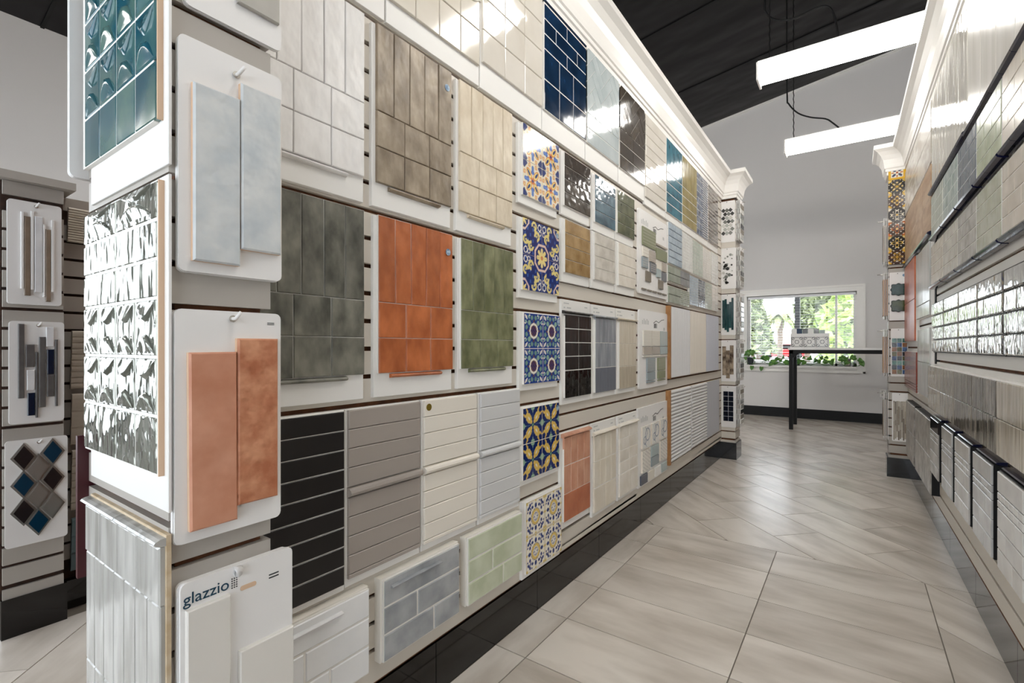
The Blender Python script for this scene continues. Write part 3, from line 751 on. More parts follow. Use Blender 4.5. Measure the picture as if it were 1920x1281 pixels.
# ================================================================ NEAR PILLAR BOARDS
def eyelet(th, x, z, y=-.006):
    o = obj('hook', tubem([(x, 0, z), (x, y-.012, z), (x+.006, y-.02, z+.012)], .0035, 8), WHITE, th)
    obj('eyelet', disc(.0065, .0015, 14), CHROME, th, (x, y, z))
def hookboard(lab, y0, y1, z0, z1, x, n=1, group='hook boards on the near pillar'):
    th = thing('hook_sample_board', lab, 'sample board', (x, y0, z0), LROT, group)
    for i in range(n): obj('board', rboard(y1-y0, z1-z0, .004, .011), WHITE, th, (random.uniform(-.001,.001)*i, -.005*i, .001*i))
    return th
XP = -.975
def claytile(th, x, z, w, h, m):
    o = tile(th, x, z, w, h, CLAYEDGE, y=-.014, t=.008, b=.0005); obj('glaze', boxm(w-.002, h-.002, .005, .003), m, o, (0, -.0079, 0)); o.rotation_euler = (0, random.uniform(-.006,.006), 0)
ICE = mat('ice_blue_glaze', (190,198,203), (220,222,221), rough=.4, scale=16, bump=.4, bscale=60, rnd=.02, detail=9, lo=.3, hi=.68)
SAL = mat('salmon_terracotta', (196,132,102), (214,156,128), rough=.5, scale=12, bump=.3, bscale=50, detail=8)
SAL2 = mat('rough_terracotta', (176,106,72), (210,148,112), rough=.5, scale=26, bump=.5, bscale=80, detail=9)
GRS = mat('greige_tile', (172,168,160), (184,180,172), rough=.45, scale=12)
WGL = mat('white_glaze_plank', (230,226,219), rough=.25, bump=.08, bscale=9)
th = hookboard('white hook board with a grey tile, highest on the near pillar', .363, .54, 1.727, 2.1, XP, 2)
tile(th, .088, .05, .083, .24, GRS, y=-.01, t=.008, b=.002)
th = hookboard('white hook board with two ice blue tiles', .353, .539, 1.252, 1.668, XP, 3); eyelet(th, .096, .385, -.016)
claytile(th, .018, .02, .082, .318, ICE); claytile(th, .1, .053, .08, .318, ICE)
obj('print_label', boxm(.018, .008, .0004), WHS, th, (.162, -.0142, .366)); obj('print_label', boxm(.012, .0015, .0004), INK, th, (.165, -.0147, .369))
th = hookboard('white hook board with two salmon terracotta tiles', .346, .536, .771, 1.185, XP, 3); eyelet(th, .096, .402, -.016)
claytile(th, .02, .022, .082, .318, SAL); claytile(th, .1, .048, .08, .318, SAL2)
for i in range(2): obj('print_label', boxm(.014, .0014, .0004), INK, th, (.163, -.0141, .396-.003*i))
th = hookboard('white hook board with a printed name and two white tiles, lowest on the near pillar', .352, .556, .29, .703, XP, 5)
tile(th, .006, .02, .074, .352, WGL, y=-.024, t=.01, b=.002); tile(th, .095, .125, .108, .132, WGL, y=-.024, t=.01, b=.002); tile(th, .095, .02, .108, .1, WGL, y=-.024, t=.01, b=.002)
tx = textmesh('glazzio', .0285)
obj('printed_name', tx, INKB, th, (.004, -.0243, .379), (R(90), 0, 0))
for r in range(5):
    for c in range(3): obj('printed_dot', boxm(.0022, .0022, .0004), INK, th, (.084+.0042*c, -.0241, .377+.0042*r))
for i in range(2): obj('print_label', boxm(.02, .0024, .0004), INK, th, (.155, -.0241, .368+.006*i))
obj('hook_slot', prism(rpoly(.03, .009, .004), .0006), CLAYEDGE, th, (.1, -.0241, .366))
obj('hook', tubem([(.094,0,.405),(.094,-.03,.405),(.094,-.03,.416)], .008, 8), WHITE, th)
# the side facing the viewer
def fboard_y(name, lab, x0, x1, z0, z1, y, bt=.012, m=None, group='boards on the end face of the near pillar'):
    th = thing(name, lab, 'sample board', (x0, y, z0), 0, group); obj('board', boxm(x1-x0, z1-z0, bt, .001), m or BOARD, th); return th
TEAL = mat('teal_crackle_glaze', (30,84,100), (86,118,112), rough=.08, scale=8, bump=.15, bscale=12, rnd=.14)
PEW = mat('pewter_lustre', (112,114,104), (158,160,150), rough=.07, scale=8, bump=.6, bscale=30, metal=.5, rnd=.1, stretch=(1.6,1,.7), bdist=.012)
PEARL = mat('pearl_grey_glaze', (166,164,158), (198,196,191), rough=.12, scale=10, bump=.6, bscale=14, stretch=(2.6,1,.4), rnd=.04)
PEDG = CLAYEDGE
def arc(w, h, up, d=.007):
    k = ('dome', w, h, up)
    if k in CACHE: return CACHE[k]
    n, m = 12, 6; v = []; f = []
    for i in range(n+1):
        tp = h*math.sin(math.pi*i/n)
        for j in range(m+1):
            q = j/m; v.append((w*i/n, -d*math.sin(math.pi*i/n)**.6*math.sin(math.pi*q*.5)**1.5*(1 if j < m else 0) if j < m else 0, (tp*q) if up else -tp*q))
    for i in range(n):
        for j in range(m):
            q = (i*(m+1)+j, (i+1)*(m+1)+j, (i+1)*(m+1)+j+1, i*(m+1)+j+1); f.append(q if up else q[::-1])
    CACHE[k] = mesh('dome', v, f, True); return CACHE[k]
th = fboard_y('relief_tile_board', 'teal relief tile board at the top of the pillar end face', -1.385, -.962, 1.435, 2.15, P0, .005)
grout(th, -.02, .384, .08, .71, y=-.005, t=.0085)
cw = .101
for r in range(6):
    for c in range(4):
        h = .105; z = .08+.105*r
        o = tile(th, -.005+cw*c, z, cw, h, TEAL, y=-.005, t=.010, b=.002, gap=.004)
        if r: obj('arc_relief', arc(.08, .042, True), TEAL, o, (.009, -.0098, .003)); obj('arc_relief', arc(.08, .042, False), TEAL, o, (.009, -.0098, .098))
obj('clay_edge', boxm(.003, .63, .009), PEDG, th, (.399, -.005, .08))
th = fboard_y('relief_tile_board', 'mirror bright pewter relief tile board on the pillar end face', -1.385, -.962, .834, 1.418, P0, .005)
grout(th, -.005, .404, .062, .57, y=-.005, t=.0085)
for r, n in ((0,1),(1,1),(2,1)):
    z = .508-.0685*r
    for c in range(2):
        o = tile(th, -.012+.207*c, z, .207, .0685, PEW, y=-.005, t=.010, b=.003, gap=.003)
        if r == 0:
            obj('arc_relief', arc(.16, .03, True), PEW, o, (.02, -.0098, .01)); obj('arc_relief', arc(.16, .02, False), PEW, o, (.02, -.0098, .065))
for r in range(2):
    for c in range(4):
        o = tile(th, -.012+.1035*c, .165+.103*(1-r), .1035, .103, PEW, y=-.005, t=.010, b=.003, gap=.003)
        obj('arc_relief', arc(.085, .035, True), PEW, o, (.008, -.0098, .004)); obj('arc_relief', arc(.085, .035, False), PEW, o, (.008, -.0098, .096))
for c in range(4):
    tile(th, -.012+.1035*c, .062, .1035, .103, PEW, y=-.005, t=.010, b=.003, gap=.003)
obj('clay_edge', boxm(.003, .513, .009), PEDG, th, (.404, -.005, .062))
th = fboard_y('gloss_tile_board', 'pearl grey tile board at the foot of the pillar end face', -1.375, -.963, .18, .796, P0, .008, MDF)
obj('pencil_trim', halfround(.205, .007, .018), PEARL, th, (.0, -.008, .598)); obj('pencil_trim', halfround(.205, .007, .018), PEARL, th, (.207, -.008, .598))
for c in range(4): tile(th, .001+.102*c, .495, .102, .102, PEARL, y=-.008, t=.01, b=.003, gap=.002)
for c in range(7): tile(th, .001+.0583*c, .26, .0583, .235, PEARL, y=-.008, t=.008, b=.002, gap=.002); tile(th, .001+.0583*c, .02, .0583, .24, PEARL, y=-.008, t=.008, b=.002, gap=.002)
th = thing('hook_sample_board', 'white rounded hook boards edge on, behind the teal relief board', 'sample board', (-1.422, .5, 1.5), R(-90), 'boards on the end face of the near pillar')
for i in range(3): obj('board', rboard(.19, .62, .004, .012), WHITE, th, (0, -.006*i, 0))
# flat red-brown spacer strip behind the pewter board
obj('edge_strip', wbox(-1.432, -1.42, P0-.02, P0+.03, .6, .92), mat('maroon_strip', (70,20,30), rough=.4), bpy.data.objects['display_pillar'], (1.1975, -(P0+P1)/2, 0))

# ================================================================ LEFT NEIGHBOUR FIXTURE (next aisle)
nf = thing('slatwall_fixture', 'low grey slatted display fixture with black base in the next aisle', 'display fixture', (-2.65, .47, 0))
obj('core', wbox(-.22, -.012, -.09, .09, .1, 1.76), SLOTD, nf); obj('core', wbox(-.3, -.124, .09, 2.4, .1, 1.76), SLOTD, nf); obj('slat', wbox(-.22, 0, -.085, .09, 1.705, 1.759), SLATG, nf); obj('slat', wbox(-.3, -.11, .09, 2.4, 1.705, 1.759), SLATG, nf)
for k in range(2, 26):
    zt = S0-PITCH*k-.006; zb = zt-(PITCH-.012)
    if zt > 1.70 or zb < .15: continue
    obj('slat', wbox(-.22, 0, -.085, .09, zb, zt), SLATG, nf); obj('slat', wbox(-.3, -.11, .09, 2.4, zb, zt), SLATG, nf)
obj('cap', wbox(-.25, .04, -.11, .12, 1.76, 1.79), SLATG, nf); obj('slat', wbox(-.22, 0, -.085, .09, .148, .188), SLATG, nf); obj('base', wbox(-.24, .005, -.09, .1, 0, .15), BLACKTILE, nf); obj('base', wbox(-.3, -.09, .1, 2.4, 0, .12), BLACKTILE, nf)
XN = -2.648
def nboard(lab, y0, y1, z0, z1):
    th = hookboard(lab, y0, y1, z0, z1, XN, 2, 'hook boards on the low fixture in the next aisle'); eyelet(th, (y1-y0)*.52, z1-z0-.014, -.01); return th
SW = mat('white_strip', (236,234,232), rough=.3); SBn = mat('brown_strip', (120,104,88), (140,122,104), rough=.4, scale=20); SGy = mat('charcoal_strip', (84,80,80), (100,97,95), rough=.4, scale=20); SMar = mat('marble_strip', (216,216,218), (232,232,233), rough=.2, scale=14); SNv = mat('navy_glass_strip', (16,30,52), rough=.06); SDk = mat('espresso_glass', (38,33,34), rough=.06); SBl = mat('petrol_glass', (14,52,74), rough=.06); SSil = mat('silver_bevel', (172,170,164), rough=.12, metal=.6)
th = nboard('white hook board of slim white and brown strips, top of the low fixture', .395, .55, 1.285, 1.688)
for x, z, w, h, m in ((.036,.06,.01,.30,SW),(.046,.035,.018,.31,SBn),(.064,.058,.01,.31,SW),(.075,.05,.024,.30,SMar),(.099,.033,.008,.29,SW),(.107,.015,.016,.29,SBn),(.123,.055,.01,.29,SW)): tile(th, x, z, w, h, m, y=-.009, t=.008, gap=.001)
th = nboard('white hook board of charcoal and marble strips, middle of the low fixture', .4, .558, .82, 1.219)
for x, z, w, h, m in ((.024,.1,.018,.29,SGy),(.045,.22,.026,.09,SGy),(.048,.13,.024,.08,SMar),(.05,.03,.022,.09,SNv),(.073,.02,.008,.26,SGy),(.083,.06,.02,.28,SGy),(.103,.3,.024,.08,SMar),(.106,.19,.022,.1,SNv),(.106,.1,.022,.09,SGy),(.13,.06,.009,.27,SGy)): tile(th, x, z, w, h, m, y=-.009, t=.008, gap=.001)
th = nboard('white hook board of diamond glass tiles, lowest on the low fixture', .39, .57, .345, .757)
DIA = prism([(0,-.056),(.037,0),(0,.056),(-.037,0)], .006); DIN = prism([(0,-.045),(.0285,0),(0,.045),(-.0285,0)], .010)
for x, z, m in ((.05,.345,SDk),(.133,.352,SBl),(.0915,.297,SSil),(.133,.246,SDk),(.05,.24,SBl),(.0915,.19,SSil),(.133,.14,SSil),(.05,.134,SDk),(.0915,.084,SBl)):
    o = obj('tile', DIA, SSil, th, (x, -.009, z)); obj('glass_face', DIN, m, o)
RIB = mat('cream_ribbed_tile', (214,206,190), (226,219,205), rough=.45, scale=10); WAV = mat('sand_wave_tile', (196,188,174), rough=.5)
def wavepanel(lab, y0, y1, z0, z1, m, n, tilt):
    th = thing('wave_tile_panel', lab, 'tile panel', (-2.755, y0, z0), LROT, 'large tile panels on the low fixture'); W, Hh = y1-y0, z1-z0
    o = obj('panel', boxm(W, Hh, .012, 0), m, th, (0, -.004, 0), (R(tilt), 0, 0))
    for i in range(n): obj('ridge', halfround(W, Hh/n/2, .006), m, o, (0, -.012, Hh*i/n))
wavepanel('cream ribbed tile panel at the top of the low fixture', .59, .89, 1.57, 1.715, RIB, 14, 6)
wavepanel('sand wave tile panel on the low fixture beside the charcoal strips', .6, .9, .94, 1.19, WAV, 10, 6)
wavepanel('plain sand tile panel under the wave panel', .6, .9, .70, .92, WAV, 3, 6)
wavepanel('sand wave tile panel beside the diamond board', .6, .9, .42, .68, WAV, 8, 6)
wavepanel('teal grey tile panel near the floor on the low fixture', .6, .9, .16, .39, mat('teal_grey_tile', (92,116,122), rough=.4), 3, 6)

# ================================================================ FAR LEFT PILLAR BOARDS
def pb(lab, x0, x1, z0, z1, y, group):
    th = thing('hook_sample_board', lab, 'sample board', (x0, y, z0), 0, group)
    obj('board', rboard(x1-x0, z1-z0, .006, .008), WHITE, th); obj('hook', tubem([((x1-x0)*.45,0,z1-z0-.012),((x1-x0)*.45,-.016,z1-z0-.012)], .003, 6), BLACKMETAL, th); return th
GP = 'hook boards on the far left pillar'
CHK = [mat('mos_'+n, c, rough=.15, rnd=.1) for n, c in (('charcoal',(52,52,52)),('fog',(176,178,172)),('ash',(120,122,116)),('pearl',(206,204,198)))]
th = pb('hook board with grey diagonal mosaic, top of the far left pillar', -1.1, -.962, 2.167, 2.578, Q0, GP)
for i in range(7):
    for j in range(3):
        x = .03+.033*j+(.0165 if i % 2 else 0); z = .09+.038*i
        if x < .118: obj('tile', prism([(0,-.022),(.02,0),(0,.022),(-.02,0)], .005), random.choice(CHK), th, (x, -.006, z))
th = pb('hook board with black and clear round pebbles, second on the far left pillar', -1.1, -.955, 1.70, 2.108, Q0, GP)
for i in range(26):
    r = random.choice((.006,.009,.013,.017)); obj('pebble', disc(r, .005, 10), random.choice((CHK[0],CHK[0],CHK[1],CHK[3],CHK[2])), th, (random.uniform(.03,.112), -.006, random.uniform(.06,.34)))
th = pb('hook board with dark teal wavy strips on the far left pillar', -1.094, -.957, 1.238, 1.646, Q0, GP)
TLS = mat('dark_teal_strip', (22,58,62), (44,86,88), rough=.12, scale=10, rnd=.15)
for i, (z0, z1) in enumerate(((.07,.35),(.05,.36),(.03,.31),(.07,.33),(.05,.37))): tile(th, .014+.021*i, z0, .021, z1-z0, TLS, y=-.006, t=.006, gap=.001)
th = pb('hook board with brown swirling mosaic on the far left pillar', -1.092, -.954, .775, 1.187, Q0, GP)
BRP = mat('brown_swirl', (66,50,38), (176,158,136), rough=.12, scale=16, detail=2)
for c, (a, b2) in enumerate(((.06,.35),(.03,.31),(.07,.36))): tile(th, .012+.035*c, a, .035, b2-a, BRP, y=-.006, t=.006, gap=.001)
th = pb('hook board with navy glass tiles, lowest on the far left pillar', -1.092, -.954, .316, .73, Q0, GP)
NVG = mat('navy_glass', (10,18,36), rough=.05)
for r in range(6):
    for c in range(2): tile(th, .02+.048*c, .06+.05*r, .048, .05, NVG, y=-.006, t=.006, gap=.004)
for z0, lab in ((2.17,'edge-on boards stacked at the top of the far left pillar side'),(1.70,'edge-on boards stacked second on the far left pillar side'),(1.24,'edge-on boards stacked beside the teal strips'),(.78,'edge-on boards stacked beside the brown swirl board'),(.32,'edge-on boards stacked lowest on the far left pillar side')):
    th = thing('hanging_board_stack', lab, 'sample board', (-.96, Q0+.02, z0), LROT, 'board stacks on the far left pillar side')
    for i in range(4): 
        obj('board', rboard(.18, .41, .004, .01), WHITE, th, (0, -.0005-.012*i, .002*i))
        for r in range(7): tile(th, .015, .03+.05*r, .15, .045, (CHK+[BRS])[(r+i) % 5], y=-.0045-.012*i, t=.006, gap=.004)
    obj('hook', tubem([(.09,0,.40),(.09,-.07,.40)], .003, 6), CHROME, th)

# ================================================================ FAR RIGHT PILLAR BOARDS
GR = 'boards on the far right pillar'
YR = 5.3
def talav(seed):
    rr = random.Random(seed); bgc = ((60,30,18),(30,24,20),(64,40,20),(36,26,22))[seed % 4]; fg = ((224,176,60),(236,226,206),(204,110,40),(226,190,90))[(seed*3) % 4]; n = rr.choice((4,6,8)); ph = rr.random()
    def f(x, y):
        a, b, d, e, r, t = fold(x, y)
        if seed == 6:
            if a > .72: return (226,176,40)
            if r < .15: return (170,80,40)
            return (60,66,96) if ell(d, e, .48, 0, .28, .16) < 1 else ((186,110,50) if ell(a, b, .5, 0, .2, .08) < 1 else (236,230,214))
        if r < .12: return (224,176,60)
        v = math.cos(n*t)*.3+.5
        if abs(r-v*.8) < .07: return fg
        if abs(math.sin(d*7+ph*6)*math.cos(e*8)) > .82: return (232,222,200)
        if r > 1.05 and e < .25: return fg
        return bgc
    return f
th = thing('patterned_tile_strip', 'tall strip of seven patterned yellow and brown tiles on the far right pillar', 'sample board', (.242, YR, 1.828), 0, GR)
obj('board', boxm(.12, .845, .01, 0), BLACKMETAL, th)
for i in range(7): obj('tile', gridmesh(.118, .118, .008, talav(i), 36), PRINT, th, (.001, -.01, .002+.1205*i))
th = pb('hook board with two dark green lantern shaped tiles', .25, .374, 1.346, 1.76, YR, GR)
def lantern(s):
    p = []
    for i in range(48):
        t = 2*math.pi*i/48; r = .93-.07*math.cos(4*t)+.08*math.cos(8*t); p.append((s*.060*r*math.cos(t), s*.058*r*math.sin(t)))
    return prism(p, .008)
for z, m in ((.265, mat('dark_green_glaze', (26,48,44), (52,76,68), rough=.1, scale=20)), (.125, mat('moss_dark_glaze', (42,52,24), (74,80,40), rough=.1, scale=20))):
    o = obj('tile', lantern(1), BLACKMETAL, th, (.062, -.006, z)); obj('glaze', lantern(.9), m, o, (0, -.002, 0))
obj('sticker', disc(.012, .0008), STK, th, (.1, -.0065, .385))
th = pb('hook board with small coloured square mosaic on the far right pillar', .26, .376, .866, 1.277, YR, GR)
MC = [mat('chip_'+n, c, c2, rough=.1, scale=30) for n, c, c2 in (('amber',(112,62,20),(150,94,40)),('cobalt',(26,46,92),(70,104,150)),('ink',(24,24,28),(40,40,46)),('moss',(80,76,40),(112,104,60)),('seafoam',(50,90,82),(110,150,136)))]
for r in range(8):
    for c in range(3): tile(th, .006+.035*c, .02+.0385*r, .035, .0385, MC[(r*2+c*3+r*c) % 5], y=-.006, t=.006, gap=.004)
th = pb('hook board with taupe linear mosaic, lowest on the far right pillar', .268, .381, .31, .723, YR, GR)
LIN = [mat('lin_'+n, c, rough=.25, rnd=.08) for n, c in (('a',(150,138,122)),('b',(176,166,150)),('c',(128,116,102)),('d',(194,186,172)))]
for c in range(9):
    z = .01+.012*(c % 3)
    while z < .33:
        h = random.choice((.05,.08,.11)); tile(th, .008+.0108*c, z, .0108, min(h, .345-z), random.choice(LIN), y=-.006, t=.005, gap=.0015); z += h
for z0, lab in ((1.83,'thin boards edge on beside the patterned tile strip'),(1.36,'wood edged boards hanging beside the lantern tiles'),(.86,'wood edged boards hanging beside the coloured mosaic'),(.31,'clear edged boards hanging beside the taupe mosaic')):
    th = thing('hanging_board_stack', lab, 'sample board', (.245, YR+.19, z0), R(-90), 'board stacks on the far right pillar side')
    for i in range(3):
        obj('board', rboard(.17, .41, .004, .01), WHITE, th, (0, -.0005-.013*i, .002*i))
        tile(th, .01, .03, .15, .32, (mat('oak_plank_sample', (150,112,76), (176,136,96), rough=.5, scale=8, stretch=(4,1,.4)) if 'oak_plank_sample' not in MATS else MATS['oak_plank_sample']) if 'wood' in lab else LIN[i], y=-.0045-.013*i, t=.006)
    obj('hook', tubem([(.085,0,.40),(.085,-.075,.40)], .003, 6), CHROME, th)
# ================================================================ RIGHT WALL BOARDS
NVT = mat('navy_trim_glaze', (18,20,44), (30,32,58), rough=.08, scale=20)
YS = [1.47, 1.84, 2.2, 2.565, 2.94, 3.335, 3.745]
def rtrim(th, w):
    n = max(2, round(w/.15))
    for i in range(n): obj('navy_trim', halfround(w/n-.002, .014, .032), NVT, th, (w*i/n+.001, -.008, -.022))
PLW = mat('white_plank_tile', (216,211,201), (226,222,214), rough=.2, scale=5, stretch=(3,1,.4), bump=.15, bscale=8)
PLG = mat('ivory_mirror_plank', (206,201,190), (218,214,204), rough=.06, scale=5, stretch=(3,1,.3), bump=.35, bscale=14)
th = rboard_('plank_tile_board', 'tall board of white upright planks above the navy trim', 1.62, 2.758, 2.02, 2.6)
for i in range(5): tile(th, .228*i, .003, .226, .575, PLW, t=.009)
rtrim(th, 1.138)
th = rboard_('plank_tile_board', 'tall glossy ivory plank board with bright lamp reflection', 2.762, 3.765, 2.03, 2.6)
for i in range(4): tile(th, .25*i, .003, .25, .565, PLG, t=.009)
rtrim(th, 1.0)
MBL = mat('marble_look_tile', (196,188,178), (226,220,212), rough=.2, scale=6, stretch=(1,1,3), detail=8, lo=.42, hi=.56)
WDL = mat('tan_wood_tile', (172,136,102), (206,178,148), rough=.35, scale=4, stretch=(1,1,5), detail=6)
th = rboard_('marble_tile_board', 'marble look tile board at the top beyond the black gap', 3.8, 5.28, 2.225, 2.6)
grid(th, .003, 1.475, .003, .37, 2, 2, MBL, gap=.002)
th = rboard_('wood_look_board', 'tan wood look tile board next to the far right pillar', 3.8, 5.28, 1.81, 2.22)
grid(th, .003, 1.475, .003, .405, 4, 2, WDL, gap=.002); rtrim(th, 1.475)
obj('black_gap', boxm(.035, 1.6, .02), BLACKMETAL, wr, (5.5-3.785, -.3, .85))
def rr(name, a, b, rough=.25): return mat(name, a, b, rough=rough, scale=12, bump=.2, bscale=20, rnd=.04)
ROW2 = [('cream brick tile board, upper course of the right wall', rr('cream_brick',(214,204,188),(226,217,203))), ('soft green brick tile board above the sage board', rr('soft_green_brick',(164,172,140),(186,193,164))),
        ('slate blue brick tile board on the right wall', rr('slate_brick',(86,96,106),(112,120,128))), ('seafoam two tone brick tile board', rr('seafoam_brick',(150,166,160),(186,196,190))), ('pale sage brick tile board by the black gap', rr('pale_sage_brick',(178,184,170),(196,201,189)))]
ROW3 = [('oatmeal brick tile board above the silver relief tiles', rr('oatmeal_brick',(204,193,178),(218,209,196))), ('grey green brick tile board above the silver relief tiles', rr('grey_green_brick',(172,173,152),(192,192,174))),
        ('weathered grey brick tile board on the right wall', rr('weathered_grey_brick',(154,150,142),(190,186,178))), ('stone beige brick tile board on the right wall', rr('stone_beige_brick',(180,174,162),(200,195,184))), ('sand brick tile board by the black gap', rr('sand_brick',(186,176,160),(206,198,184)))]
for i in range(5):
    a, b = YS[i+1], YS[i+2] if i+2 < len(YS) else 3.745
    if i == 5: break
for zb, zt, rows in ((1.757, 1.995, ROW2), (1.476, 1.703, ROW3)):
    for i, (lab, m) in enumerate(rows):
        a = YS[i+1]; b = YS[i+2]
        if i == 0: a = 1.64
        th = rboard_('brick_tile_board', lab, a+.008, b-.008, zb, zt, bt=.018, m=BLACKMETAL); W = b-a-.016
        grout(th, 0, W, 0, zt-zb, y=-.018)
        for r in range(4):
            n = max(2, round(W/.13)); cuts = [0]+[W*(k+(.5 if r % 2 else 0))/n for k in range(1 if r % 2 == 0 else 0, n+1) if 0 < W*(k+(.5 if r % 2 else 0))/n < W-.001]+[W]
            for u, v in zip(cuts, cuts[1:]): tile(th, u, (zt-zb)/4*r, v-u, (zt-zb)/4, m, gap=.0025, y=-.018)
        rtrim(th, W)
# silver relief tiles
SLV = mat('silver_lustre', (176,174,168), (206,206,202), rough=.06, scale=8, bump=.55, bscale=30, metal=.85, stretch=(1.6,1,.8), bdist=.004)
for i in range(5):
    a, b = (1.66 if i == 0 else YS[i+1]), YS[i+2]
    th = rboard_('silver_relief_board', ('nearest silver relief tile board on the right wall','second silver relief tile board from the viewer','middle silver relief tile board on the right wall','fourth silver relief tile board from the viewer','farthest silver relief tile board on the right wall')[i], a+.005, b-.005, 1.088, 1.372, .016, BLACKMETAL)
    W = b-a-.018
    for r in range(4):
        for u, v in (((0,W*.72),(W*.72,W)) if (i < 2 and r % 2) else ((0,W*.28),(W*.28,W)) if i < 2 and r == 2 else ((0,W),)): tile(th, .003+u, .003+.0695*r, v-u, .0695, SLV, gap=.005, y=-.016, t=.008, b=.004)
# zellige row
ZR = [mat('zel_'+n, c1, c2, rough=.08, scale=9, bump=.5, bscale=14, stretch=(3,1,.4), rnd=.06) for n, c1, c2 in (('linen',(178,168,152),(198,189,175)), ('smoke',(74,70,62),(150,143,132)), ('umber',(82,76,68),(146,138,126)), ('greige',(132,125,114),(172,164,152)), ('sand',(170,160,144),(192,183,168)))]
for i in range(5):
    a, b = (1.66 if i == 0 else YS[i+1]), YS[i+2]
    th = rboard_('zellige_tile_board', ('linen beige gloss tile board, nearest of the lower right row','smoky dark gloss tile board in the lower right row','umber gloss tile board in the lower right row','greige gloss tile board in the lower right row','sand gloss tile board at the far end of the lower right row')[i], a+.003, b-.003, .765, 1.01, .03, SLATW)
    grid(th, 0, b-a-.006, .002, .244, 2, 2, ZR[i], gap=.002, y=-.03, t=.01)
# black edged boards near the floor
LGT = [mat('blk_'+n, c1, c2, rough=.2, scale=9, rnd=.04, bump=.15, bscale=14) for n, c1, c2 in (('a',(196,192,186),(212,209,204)), ('b',(178,176,174),(198,197,195)), ('c',(186,182,176),(204,201,196)), ('d',(168,166,164),(192,190,188)), ('e',(150,146,140),(188,184,178)))]
LB = ('nearest black edged brick tile board by the floor', 'second black edged brick tile board by the floor', 'middle black edged brick tile board by the floor', 'fourth black edged brick tile board by the floor', 'black edged board with a dark band, farthest of the brick boards')
for i, (a, b) in enumerate(((1.883,2.155),(2.229,2.512),(2.584,2.878),(2.947,3.225),(3.33,3.605))):
    th = rboard_('black_edged_board', LB[i], a, b, .415, .728, .04, BLACKMETAL); W = b-a; m = LGT[i]
    k = dict(y=-.04, t=.006, gap=.003)
    tile(th, .002, .245, W-.004, .066, SDk if i == 4 else m, **k)
    for r in range(2):
        for c in range(6): tile(th, .002+(W-.004)/6*c, .195+.025*r, (W-.004)/6, .025, m, **k)
    for r, sp in enumerate((.62,.36,.7)):
        z = .003+.064*r; tile(th, .002, z, (W-.004)*sp, .064, m, **k); tile(th, .002+(W-.004)*sp, z, (W-.004)*(1-sp), .064, m, **k)
    obj('black_trim', halfround(W, .006, .03), NVT, th, (0, -.006, .313))
CRV = mat('carved_grey_tile', (126,120,112), (190,185,177), rough=.3, scale=26, detail=3, stretch=(1,1,.6))
for a, b, lab in ((3.64,4.354,'wide black edged board of carved grey tile'), (4.42,4.95,'carved grey tile board beside the far right pillar')):
    th = rboard_('carved_tile_board', lab, a, b, .27, .70, .035, BLACKMETAL); grid(th, .003, b-a-.003, .003, .427, 2, 2, CRV, gap=.003, y=-.035, t=.007)
ORP = mat('burnt_red_plank', (176,84,46), (190,98,58), rough=.3, scale=5, stretch=(1,1,4)); RDP = mat('deep_red_plank', (120,52,38), (140,64,48), rough=.2, scale=5)
GPL = mat('pale_grey_plank', (186,186,184), (208,208,205), rough=.14, scale=5, stretch=(4,1,.4), bump=.2, bscale=12)
th = rboard_('red_plank_board', 'burnt orange plank board beside the far right pillar', 4.52, 5.22, 1.16, 1.78, .02); grid(th, .003, .697, .003, .617, 2, 2, ORP, gap=.003, y=-.02)
th = rboard_('red_plank_board', 'deep red ribbed plank board below the orange board', 4.43, 5.22, .79, 1.085, .02); grid(th, .003, .787, .06, .292, 2, 1, RDP, gap=.003, y=-.02)
for r in range(3): tile(th, .003, .003+.019*r, .784, .019, RDP, y=-.02)
th = rboard_('grey_plank_board', 'pale grey plank board beside the orange board', 3.82, 4.49, 1.31, 1.765, .016); grid(th, .003, .667, .09, .452, 2, 1, GPL, gap=.003, y=-.016); grid(th, .003, .667, .003, .09, 2, 1, GPL, gap=.003, y=-.016)
th = rboard_('grey_plank_board', 'pale grey plank board above the carved tile board', 3.82, 4.4, .80, 1.24, .016); grid(th, .003, .577, .003, .437, 2, 2, GPL, gap=.003, y=-.016)

# ================================================================ LIGHTS
DIFF = emit('lamp_diffuser', (1, .97, .92), LAMP)
def tube_light(lab, x, y, cord, grp='linear pendant lights'):
    th = thing('linear_pendant_light', lab, 'light', (x, y, 3.04), 0, grp)
    pr = [(-.075,.12),(-.078,.05)]+[(-.075*math.cos(R(a)), .035-.035*math.sin(R(a))) for a in range(0, 181, 20)]+[(.078,.05),(.075,.12)]
    n = len(pr); L = 1.22
    v = [(0,p[0],p[1]) for p in pr]+[(L,p[0],p[1]) for p in pr]
    f = [tuple(range(n)), tuple(reversed(range(n,2*n)))]+[(i,n+i,n+(i+1)%n,(i+1)%n) for i in range(n)]
    me = mesh('diffuser', v, [q[::-1] for q in f])
    obj('diffuser', me, DIFF, th)
    obj('housing', wbox(0, L, -.07, .07, .1202, .135), TRIMW, th)
    for e in (0, L): obj('end_cap', wbox(e-.006, e+.006, -.081, .081, -.003, .125), TRIMW, th)
    for e in (.07, L-.07):
        top = roofz(x+e)-3.04
        pts = [(e+(.0025 if i % 2 else -.0025), 0, .135+(top-.135)*i/60) for i in range(61)]
        o = obj('chain', tubem(pts, .004, 4), BLACKMETAL, th)
    if cord: obj('cord', tubem([(c[0]-x, c[1]-y, c[2]-3.04) for c in cord], .007, 8), BLACKMETAL, th)
    return th
